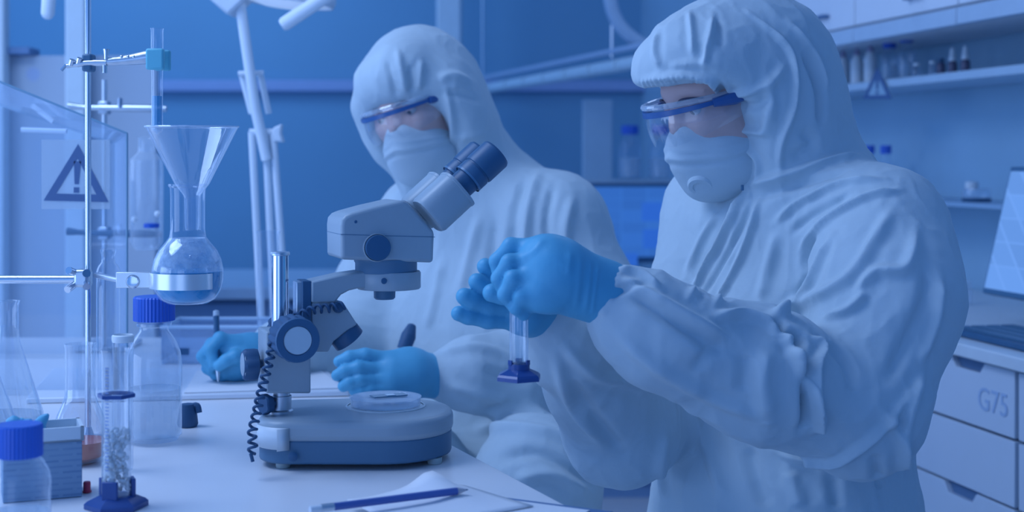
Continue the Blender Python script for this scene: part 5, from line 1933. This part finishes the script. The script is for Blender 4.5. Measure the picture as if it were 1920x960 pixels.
# face opening: a cut through the hood from the front
s.ell(at(0.128, 0, -0.032), axh, (0.100, 0.30, 0.083), 0.018, 'sub', power=2.6)
s.ell(at(0.105, 0, -0.060), axh, (0.075, 0.30, 0.090), 0.018, 'sub', power=2.4)
V, Fq = s.mesh()
V = relax(V, Fq, 3)
V = crumple(V, Fq, 0.0032, 13, (1, 1, 0.55), 1.7)
V = crumple(V, Fq, 0.0012, 34, (1, 1, 0.6), 5.1)
RF = [
    # hood: gathered rim and drawn folds
    ([(1200, 152), (1255, 143), (1300, 142), (1335, 152), (1358, 185), (1372, 235), (1384, 300), (1396, 345)], 0.0075, 0.0085),
    ([(1292, 20), (1297, 60), (1300, 105)], 0.006, 0.006), ([(1338, 28), (1328, 80), (1320, 130)], 0.006, 0.007), ([(1345, 30), (1352, 90)], 0.007, -0.004),
    ([(1232, 60), (1228, 100), (1240, 128)], 0.007, 0.005), ([(1250, 125), (1300, 120), (1345, 122)], 0.008, 0.004),
    ([(1352, 150), (1385, 175), (1440, 158), (1475, 120)], 0.008, 0.006), ([(1370, 185), (1410, 200), (1450, 180)], 0.009, -0.005),
    ([(1400, 20), (1470, 80), (1490, 130), (1488, 200), (1465, 270), (1462, 330)], 0.006, 0.007),
    ([(1505, 90), (1535, 170), (1538, 240)], 0.010, -0.008), ([(1480, 40), (1530, 110), (1550, 180)], 0.008, 0.007),
    ([(1372, 235), (1400, 245), (1443, 250)], 0.007, 0.006), ([(1380, 262), (1420, 300), (1418, 340)], 0.007, 0.006), ([(1393, 255), (1395, 310)], 0.007, -0.005),
    ([(1440, 150), (1445, 200), (1430, 260)], 0.010, 0.005), ([(1500, 240), (1520, 270), (1480, 300)], 0.012, -0.005),
    # collar and shoulder yoke
    ([(1395, 350), (1470, 330), (1560, 300), (1620, 290)], 0.008, 0.007), ([(1400, 375), (1500, 345), (1600, 315)], 0.010, -0.006),
    ([(1450, 420), (1500, 380), (1580, 345), (1660, 335)], 0.007, 0.008), ([(1500, 470), (1540, 420), (1620, 370), (1690, 355)], 0.007, 0.007), ([(1480, 440), (1530, 400), (1600, 360)], 0.008, -0.006),
    # chest, zip fly and drape
    ([(1398, 352), (1368, 420), (1330, 490), (1290, 560)], 0.006, 0.010), ([(1412, 360), (1388, 430), (1350, 500), (1310, 570)], 0.006, -0.006), ([(1425, 365), (1405, 440), (1370, 520), (1335, 580)], 0.006, 0.007),
    ([(1350, 395), (1315, 450), (1285, 520)], 0.008, 0.006), ([(1460, 430), (1440, 500), (1425, 570)], 0.012, 0.006),
    # arm hole and upper arm
    ([(1530, 430), (1510, 480), (1510, 520), (1490, 580)], 0.008, -0.010), ([(1560, 440), (1535, 500), (1500, 560), (1440, 600)], 0.009, 0.009),
    ([(1680, 380), (1640, 450), (1590, 520), (1500, 570), (1440, 590)], 0.011, 0.008), ([(1720, 420), (1700, 500), (1640, 510), (1600, 560)], 0.010, 0.008),
    ([(1630, 545), (1590, 580), (1540, 600)], 0.008, 0.007), ([(1740, 480), (1735, 560), (1700, 640), (1660, 720)], 0.012, -0.007), ([(1765, 520), (1755, 600), (1720, 690)], 0.009, 0.007),
    # elbow crush folds
    ([(1440, 600), (1475, 618), (1500, 640), (1470, 655)], 0.009, -0.012), ([(1330, 595), (1390, 590), (1440, 605), (1465, 625)], 0.009, 0.010),
    ([(1468, 615), (1490, 660), (1515, 720), (1535, 790), (1525, 810)], 0.008, 0.013), ([(1500, 640), (1510, 700), (1512, 780), (1500, 810)], 0.008, -0.013),
    ([(1515, 630), (1540, 655), (1528, 690), (1535, 760)], 0.007, 0.011), ([(1545, 640), (1590, 690), (1600, 740)], 0.012, -0.006),
    ([(1440, 650), (1430, 720), (1440, 790)], 0.014, 0.006), ([(1400, 660), (1395, 740)], 0.014, -0.005),
    # forearm
    ([(1160, 520), (1230, 560), (1300, 600), (1370, 640)], 0.010, 0.009), ([(1180, 545), (1260, 600), (1340, 650)], 0.010, -0.007),
    ([(1150, 620), (1230, 690), (1330, 745), (1440, 790)], 0.012, 0.006), ([(1300, 700), (1330, 660), (1360, 650)], 0.012, -0.005),
    ([(1155, 505), (1200, 512), (1240, 540)], 0.007, 0.007), ([(1142, 560), (1175, 540), (1215, 535)], 0.006, -0.005),
    # sleeve hem on the elbow and side of the body
    ([(1450, 845), (1500, 862), (1560, 868), (1600, 850), (1660, 800), (1720, 720)], 0.008, 0.008),
    ([(1650, 760), (1690, 830), (1710, 900)], 0.008, 0.006), ([(1640, 850), (1650, 920)], 0.010, -0.006), ([(1735, 690), (1700, 800), (1690, 900)], 0.010, 0.007),
    ([(1290, 760), (1330, 850), (1360, 940)], 0.014, 0.007), ([(1250, 800), (1240, 880), (1250, 950)], 0.013, 0.006), ([(1400, 830), (1420, 900), (1440, 955)], 0.015, -0.007), ([(1480, 880), (1500, 955)], 0.014, 0.006), ([(1560, 890), (1570, 955)], 0.012, -0.006),
    # far sleeve
    ([(1050, 640), (1110, 700), (1180, 720), (1220, 740)], 0.010, 0.007), ([(1060, 700), (1120, 790), (1170, 850)], 0.012, -0.006), ([(1040, 660), (1070, 760), (1130, 830)], 0.010, 0.006),
]
V, Fq = subdivide(V, Fq)
RF = [(l_, w_ * 0.8, h_ * 1.55) for l_, w_, h_ in RF]
RF += puckers([(1196, 160), (1255, 150), (1300, 149), (1338, 160), (1361, 195), (1374, 240), (1386, 300)], 20, 8.5, 0.0026, 0.0026)
RF += puckers([(1152, 500), (1140, 540), (1118, 585)], 44, 11, 0.004, 0.002)
V = raise_folds(V, Fq, RF)
V = relax(V, Fq, 1, 0.3)
skin_obj('coverall', V, Fq, SUIT, pr_)
# zip pull at the throat
zp = P(1392, 352, 1.985)
MB().box(zp, (0.004, 0.004, 0.008)).build('zip_pull', SCOPED, pr_, bevel=0.001)

# --- body underneath
s = SDF((-0.02, 1.60, 0.16), (0.80, 2.55, 1.46), 0.0075)
torso(s, 0.80, SH_, bl, bf, 0.5, 0.0)
s.cone(neck, SH_, 0.055, 0.07, 0.04)
s.cone(H - hu * 0.07 - hf * 0.02, neck, 0.055, 0.055, 0.04)
s.cone(SH_, Ls, 0.06, 0.052, 0.04)
s.cone(SH_, Rs, 0.06, 0.05, 0.04)
s.chain([Ls, elbL, wrL], [0.055, 0.044, 0.026], 0.03)
s.chain([Rs, elbR, wrR], [0.052, 0.044, 0.026], 0.03)
for a_, b_ in ((hipL, kneeL), (hipR, kneeR)):
    s.cone(a_, b_, 0.085, 0.062, 0.04)
    s.cone(b_, Vector((b_.x + 0.06, b_.y, 0.26)), 0.06, 0.045, 0.04)
face(pr_, H, hf, hl, hu, s, at)
V, Fq = s.mesh()
skin_obj('body', relax(V, Fq, 1), Fq, SKIN, pr_)
eyes(pr_, at, hf, hl, hu)

# --- near (left) glove
Zn = 1.66
palm = [(wrL, P(1050, 522, 1.655), 0.029, 0.039), (P(1085, 530, 1.67), P(1022, 485, 1.655), 0.034, 0.027), (P(1040, 510, 1.655), P(1012, 545, 1.645), 0.034, 0.024)]
fing = [
    [P(1012, 464, 1.665), P(958, 462, 1.668), P(932, 490, 1.672), P(936, 518, 1.672)],
    [P(1008, 488, 1.650), P(955, 492, 1.645), P(936, 522, 1.648), P(948, 552, 1.655)],
    [P(1008, 518, 1.642), P(962, 523, 1.634), P(948, 552, 1.64), P(964, 574, 1.65)],
    [P(1014, 546, 1.642), P(978, 554, 1.632), P(968, 576, 1.64), P(982, 590, 1.65)],
]
thumb = [P(1040, 530, 1.69), P(990, 548, 1.705), P(952, 552, 1.70), P(924, 545, 1.695)]
GF = [([(1090, 478), (1086, 530), (1080, 580)], 0.004, 0.0015), ([(1108, 490), (1104, 535), (1098, 590)], 0.004, 0.0018), ([(1122, 495), (1116, 540), (1110, 592)], 0.003, 0.0015), ([(1070, 470), (1066, 520)], 0.004, 0.001), ([(1020, 445), (1000, 470), (975, 485)], 0.006, 0.002)]
hand(pr_, 'glove', wrL, palm, fing, thumb, ([P(1085, 535, 1.67), P(1120, 545, 1.678), P(1140, 550, 1.682), P(1160, 556, 1.686)], [0.034, 0.035, 0.034, 0.031]), folds=GF)
# --- far (right) glove
palm = [(wrR, P(985, 575, 1.745), 0.026, 0.028), (P(1000, 560, 1.745), P(985, 590, 1.735), 0.026, 0.024)]
fing = [
    [P(985, 536, 1.735), P(940, 516, 1.725), P(920, 508, 1.715), P(910, 500, 1.71)],
    [P(985, 556, 1.73), P(930, 544, 1.715), P(902, 534, 1.705), P(894, 528, 1.70)],
    [P(985, 580, 1.73), P(915, 572, 1.712), P(882, 562, 1.70), P(871, 556, 1.695)],
    [P(990, 600, 1.735), P(915, 599, 1.715), P(878, 592, 1.705), P(860, 588, 1.70)],
]
thumb = [P(1000, 560, 1.72), P(975, 552, 1.69), P(945, 552, 1.685), P(922, 549, 1.682)]
hand(pr_, 'glove', wrR, palm, fing, thumb, ([P(992, 576, 1.75), P(1008, 588, 1.757), P(1016, 594, 1.762)], [0.025, 0.025, 0.024]), rf=0.0122)

# --- the small cylinder held between the hands
ZK = 1.665
kb = P(973, 712, ZK)
t = thing('held_cylinder', 'small clear cylinder with dark hexagonal foot held in the blue gloves', 'cylinder', kb)
r_ = mm(17.5, ZK)
zt_ = P(0, 545, ZK).z - kb.z
MB().lathe([(0, 0.010), (r_ * 0.96, 0.010), (r_, 0.014), (r_, zt_), (r_ * 0.9, zt_)], kb, 32).build('glass_tube', glass('held_glass', base=0.16, edge=0.95, diff=0.35, power=1.6), t)
hx = [(math.cos(math.pi / 3 * k + 0.45), math.sin(math.pi / 3 * k + 0.45)) for k in range(6)]
vs = []
R1 = mm(45, ZK)
for rr, z in ((R1, 0), (R1, 0.0045), (R1 * 0.92, 0.007), (r_ * 1.28, 0.0125)):
    vs += [kb + Vector((x * rr, y * rr, z)) for x, y in hx]
fs = [tuple(range(6))[::-1]] + [(j * 6 + k, j * 6 + (k + 1) % 6, (j + 1) * 6 + (k + 1) % 6, (j + 1) * 6 + k) for j in range(3) for k in range(6)] + [tuple(range(18, 24))]
hb_ = MB().add(vs, fs).build('hexagonal_foot', NAVY, t, angle=20)
MB().lathe([(r_ * 1.02, 0.011), (r_ * 1.16, 0.011), (r_ * 1.16, 0.019), (r_ * 1.02, 0.019)], kb, 28, closed=True).build('foot_socket', NAVY, hb_)
for k in range(3):
    a = k * 2 * math.pi / 3 - 0.5
    MB().box(kb + Vector((math.cos(a) * r_ * 1.1, math.sin(a) * r_ * 1.1, 0.0205)), (r_ * 0.2, r_ * 0.7, 0.006), None, a).build('foot_claw', NAVY, hb_, bevel=0.0008)


# ==================================================================== person behind (left)
pl_ = thing('person', 'person in white hooded coverall sitting writing behind the microscope', 'person', Vector((0.0, 2.72, 0.0)))
H = P(783, 205, 2.62)
hf, hl, hu = frame(26, 14, 14)
mk, at = head_parts(pl_, H, hf, hl, hu)
bf, bl, bu = frame(40, 0, 0)
SH_ = P(915, 405, 2.68)
Ls = SH_ + bl * 0.165
Rs = SH_ - bl * 0.165
Ls.z -= 0.01
Rs.z -= 0.015
elbL, wrL = P(1095, 720, 2.52), P(815, 705, 2.335)
elbR, wrR = P(665, 640, 2.70), P(492, 662, 2.425)
s = SDF((-0.56, 2.16, 0.16), (0.36, 3.02, 1.49), 0.0052)
torso(s, 1.0, SH_, bl, bf, 0.5, 0.015)
neck = H - hu * 0.09 - hf * 0.06 + Vector((0.02, 0, 0))
s.cone(neck, SH_ + Vector((0, 0, 0.02)) - bf * 0.01, 0.078, 0.112, 0.06)
s.cone(SH_ + Vector((0, 0, 0.02)), Ls, 0.085, 0.082, 0.06)
s.cone(SH_ + Vector((0, 0, 0.01)), Rs, 0.085, 0.080, 0.06)
s.chain([Ls, P(1098, 560, 2.54), elbL], [0.086, 0.086, 0.078], 0.05)
s.chain([elbL, P(960, 700, 2.40), P(880, 700, 2.35), wrL], [0.080, 0.068, 0.056, 0.032], 0.035)
s.chain([Rs, P(712, 540, 2.78), elbR], [0.082, 0.080, 0.072], 0.05)
s.chain([elbR, P(580, 660, 2.56), P(525, 658, 2.48), wrR], [0.072, 0.058, 0.046, 0.030], 0.035)
hipL, hipR = SH_ + bl * 0.10 + Vector((0, 0, -0.56)), SH_ - bl * 0.10 + Vector((0, 0, -0.56))
kneeL, kneeR = P(1010, 900, 2.27), P(760, 900, 2.36)
s.cone(hipL, kneeL, 0.115, 0.092, 0.08)
s.cone(hipR, kneeR, 0.115, 0.092, 0.08)
for kn in (kneeL, kneeR):
    s.cone(kn, Vector((kn.x + 0.02, kn.y + 0.02, 0.24)), 0.090, 0.075, 0.05)
axh = (np.array(hf), np.array(hl), np.array(hu))
s.ell(at(-0.036, 0, 0.020), axh, (0.120, 0.113, 0.134), 0.05, power=2.0)
s.cone(at(0.056, 0.03, 0.078), at(0.056, -0.025, 0.068), 0.050, 0.042, 0.05)
for sg in (-1, 1):
    s.cone(at(-0.03, 0.060 * sg, -0.03), at(-0.015, 0.042 * sg, -0.12), 0.052, 0.052, 0.05)
    s.cone(at(0.02, 0.085 * sg, 0.03), at(0.0, 0.085 * sg, -0.05), 0.032, 0.034, 0.04)
s.cone(at(-0.05, 0, 0.0), neck, 0.082, 0.076, 0.05)
s.ell(at(0.135, 0, -0.050), axh, (0.125, 0.083, 0.070), 0.018, 'sub', power=3.2)
s.ell(at(0.115, 0, -0.070), axh, (0.110, 0.074, 0.080), 0.018, 'sub', power=2.8)
V, Fq = s.mesh()
V = relax(V, Fq, 3)
V = crumple(V, Fq, 0.0022, 12, (1, 1, 0.55), 9.7)
V = crumple(V, Fq, 0.0010, 34, (1, 1, 0.6), 2.2)
LF = [
    ([(745, 90), (752, 130), (762, 180)], 0.008, 0.005), ([(725, 110), (735, 150), (745, 185)], 0.008, -0.004), ([(770, 120), (772, 175)], 0.007, -0.004), ([(790, 110), (785, 170)], 0.008, 0.005),
    ([(820, 150), (850, 140), (890, 155)], 0.010, 0.005), ([(835, 175), (870, 178), (905, 190)], 0.010, -0.005), ([(835, 165), (845, 210), (850, 260), (848, 310)], 0.008, 0.007),
    ([(860, 260), (890, 255), (912, 250)], 0.010, 0.004), ([(855, 300), (880, 320)], 0.009, 0.004), ([(690, 232), (720, 214), (760, 195), (800, 180)], 0.007, 0.005),
    ([(985, 330), (965, 400), (960, 470)], 0.012, -0.008), ([(1010, 320), (990, 400), (985, 480)], 0.012, 0.009), ([(1040, 340), (1025, 420), (1035, 500)], 0.011, -0.007), ([(1075, 360), (1060, 440), (1075, 520)], 0.012, 0.008),
    ([(900, 400), (880, 480), (860, 560)], 0.014, 0.007), ([(930, 400), (920, 500), (900, 590)], 0.014, -0.006), ([(830, 480), (815, 560), (800, 620)], 0.014, 0.006), ([(700, 400), (690, 460), (670, 530)], 0.012, 0.006),
    ([(820, 660), (900, 650), (980, 680)], 0.012, 0.006), ([(840, 720), (900, 740), (960, 750)], 0.012, 0.006), ([(900, 690), (960, 710), (1010, 700)], 0.012, -0.006),
    ([(880, 810), (960, 800), (1060, 820), (1150, 870)], 0.014, 0.010), ([(930, 860), (1010, 850), (1090, 890), (1160, 930)], 0.014, -0.010), ([(960, 900), (1040, 890), (1110, 930)], 0.012, 0.009), ([(900, 770), (1000, 770), (1080, 790)], 0.014, -0.007),
]
V, Fq = subdivide(V, Fq)
LF = [(l_, w_ * 0.85, h_ * 1.4) for l_, w_, h_ in LF]
V = raise_folds(V, Fq, LF)
V = relax(V, Fq, 1, 0.3)
skin_obj('coverall', V, Fq, SUIT, pl_)
s = SDF((-0.56, 2.16, 0.16), (0.36, 3.02, 1.46), 0.0078)
torso(s, 0.80, SH_, bl, bf, 0.5, 0.0)
s.cone(neck, SH_, 0.055, 0.07, 0.04)
s.cone(H - hu * 0.07 - hf * 0.02, neck, 0.055, 0.055, 0.04)
s.cone(SH_, Ls, 0.06, 0.05, 0.04)
s.cone(SH_, Rs, 0.06, 0.05, 0.04)
s.chain([Ls, elbL, wrL], [0.052, 0.044, 0.026], 0.03)
s.chain([Rs, elbR, wrR], [0.052, 0.044, 0.026], 0.03)
for a_, b_ in ((hipL, kneeL), (hipR, kneeR)):
    s.cone(a_, b_, 0.085, 0.062, 0.04)
    s.cone(b_, Vector((b_.x + 0.02, b_.y + 0.02, 0.26)), 0.06, 0.045, 0.04)
face(pl_, H, hf, hl, hu, s, at)
V, Fq = s.mesh()
skin_obj('body', relax(V, Fq, 1), Fq, SKIN, pl_)
eyes(pl_, at, hf, hl, hu)
# resting left hand
palm = [(wrL, P(760, 698, 2.31), 0.030, 0.034), (P(770, 690, 2.31), P(735, 690, 2.295), 0.032, 0.026), (P(770, 710, 2.30), P(735, 716, 2.285), 0.032, 0.026)]
fing = [
    [P(735, 676, 2.295), P(685, 666, 2.28), P(655, 670, 2.275), P(636, 678, 2.275)],
    [P(730, 694, 2.285), P(672, 690, 2.265), P(646, 696, 2.262), P(632, 704, 2.262)],
    [P(730, 712, 2.280), P(676, 712, 2.262), P(655, 718, 2.258), P(644, 724, 2.258)],
    [P(738, 726, 2.280), P(694, 729, 2.265), P(676, 731, 2.262), P(664, 733, 2.26)],
]
thumb = [P(770, 724, 2.30), P(735, 733, 2.29), P(712, 736, 2.285), P(694, 737, 2.28)]
hand(pl_, 'glove', wrL, palm, fing, thumb, ([P(785, 703, 2.325), P(812, 706, 2.335), P(830, 706, 2.34)], [0.034, 0.032, 0.030]), h=0.0017, rf=0.0112)
# writing right hand
palm = [(wrR, P(455, 668, 2.400), 0.028, 0.030), (P(465, 658, 2.400), P(440, 655, 2.385), 0.028, 0.024), (P(465, 680, 2.400), P(440, 688, 2.385), 0.028, 0.024)]
fing = [
    [P(440, 645, 2.380), P(412, 634, 2.365), P(394, 655, 2.355), P(402, 684, 2.353)],
    [P(436, 660, 2.375), P(398, 645, 2.370), P(380, 668, 2.365), P(396, 692, 2.362)],
    [P(436, 678, 2.380), P(404, 672, 2.380), P(390, 690, 2.377), P(404, 702, 2.375)],
    [P(442, 692, 2.385), P(420, 695, 2.385), P(404, 703, 2.385), P(416, 706, 2.383)],
]
thumb = [P(455, 670, 2.365), P(440, 668, 2.350), P(424, 676, 2.345), P(412, 686, 2.345)]
hand(pl_, 'glove', wrR, palm, fing, thumb, ([P(470, 664, 2.410), P(490, 662, 2.423), P(505, 660, 2.435)], [0.031, 0.031, 0.028]), h=0.0018, rf=0.0108)
# pen
pa, pb = P(409, 716, 2.348), P(405, 582, 2.38)
d = pb - pa
t = thing('pen', 'dark pen with pale tip held upright in the blue writing glove', 'pen', pa)
MB().tube([pa, pa.lerp(pb, 0.03), pa.lerp(pb, 0.16), pa.lerp(pb, 0.22)], [0.0008, 0.002, 0.0042, 0.0048], 10).build('pen_tip', STEEL, t)
MB().tube([pa.lerp(pb, 0.22), pa.lerp(pb, 0.92)], 0.005, 12).build('barrel', BLACK, t)
MB().tube([pa.lerp(pb, 0.92), pa.lerp(pb, 0.99), pb], [0.0052, 0.005, 0.003], 12).build('end_cap', mat('grey_cap', (0.45, 0.55, 0.65), 0.4), t)

# black handle of something lying on the lap behind the gloved hand
c = P(762, 640, 2.43)
t = thing('timer_clip', 'small black clip with pale stub on the coverall behind the resting glove', 'clip', P(760, 655, 2.44))
MB().tube([P(772, 612, 2.445), P(766, 630, 2.43), P(757, 655, 2.425)], [0.008, 0.013, 0.012], 12).build('clip_body', RUBBER, t)
MB().tube([P(757, 655, 2.425), P(748, 662, 2.42)], [0.008, 0.005], 10).build('stub', WHITE2, t)

# stools and shoes that carry the two people (below the frame)
for who, C_, kk, nm in ((pr_, P(1480, 402, 2.08), None, 'nearest at right'), (pl_, P(915, 405, 2.68), None, 'behind the microscope')):
    z0 = C_.z - 0.56 - 0.125
    c = Vector((C_.x, C_.y, 0))
    t = thing('lab_stool', 'round lab stool under the person ' + nm, 'stool', c)
    MB().lathe([(0, z0 - 0.05), (0.17, z0 - 0.05), (0.185, z0 - 0.035), (0.18, z0 - 0.004), (0, z0)], c, 32).build('seat', BLACK, t)
    MB().tube([c + Vector((0, 0, 0.06)), c + Vector((0, 0, z0 - 0.05))], 0.025, 16).build('post', CHROME, t)
    for k in range(5):
        a = 2 * math.pi * k / 5
        MB().tube([c + Vector((0, 0, 0.075)), c + Vector((0.26 * math.cos(a), 0.26 * math.sin(a), 0.03))], [0.02, 0.012], 10).build('leg', STEEL, t)
        MB().sphere(c + Vector((0.26 * math.cos(a), 0.26 * math.sin(a), 0.025)), 0.024, 12, 8).build('castor', BLACK, t)
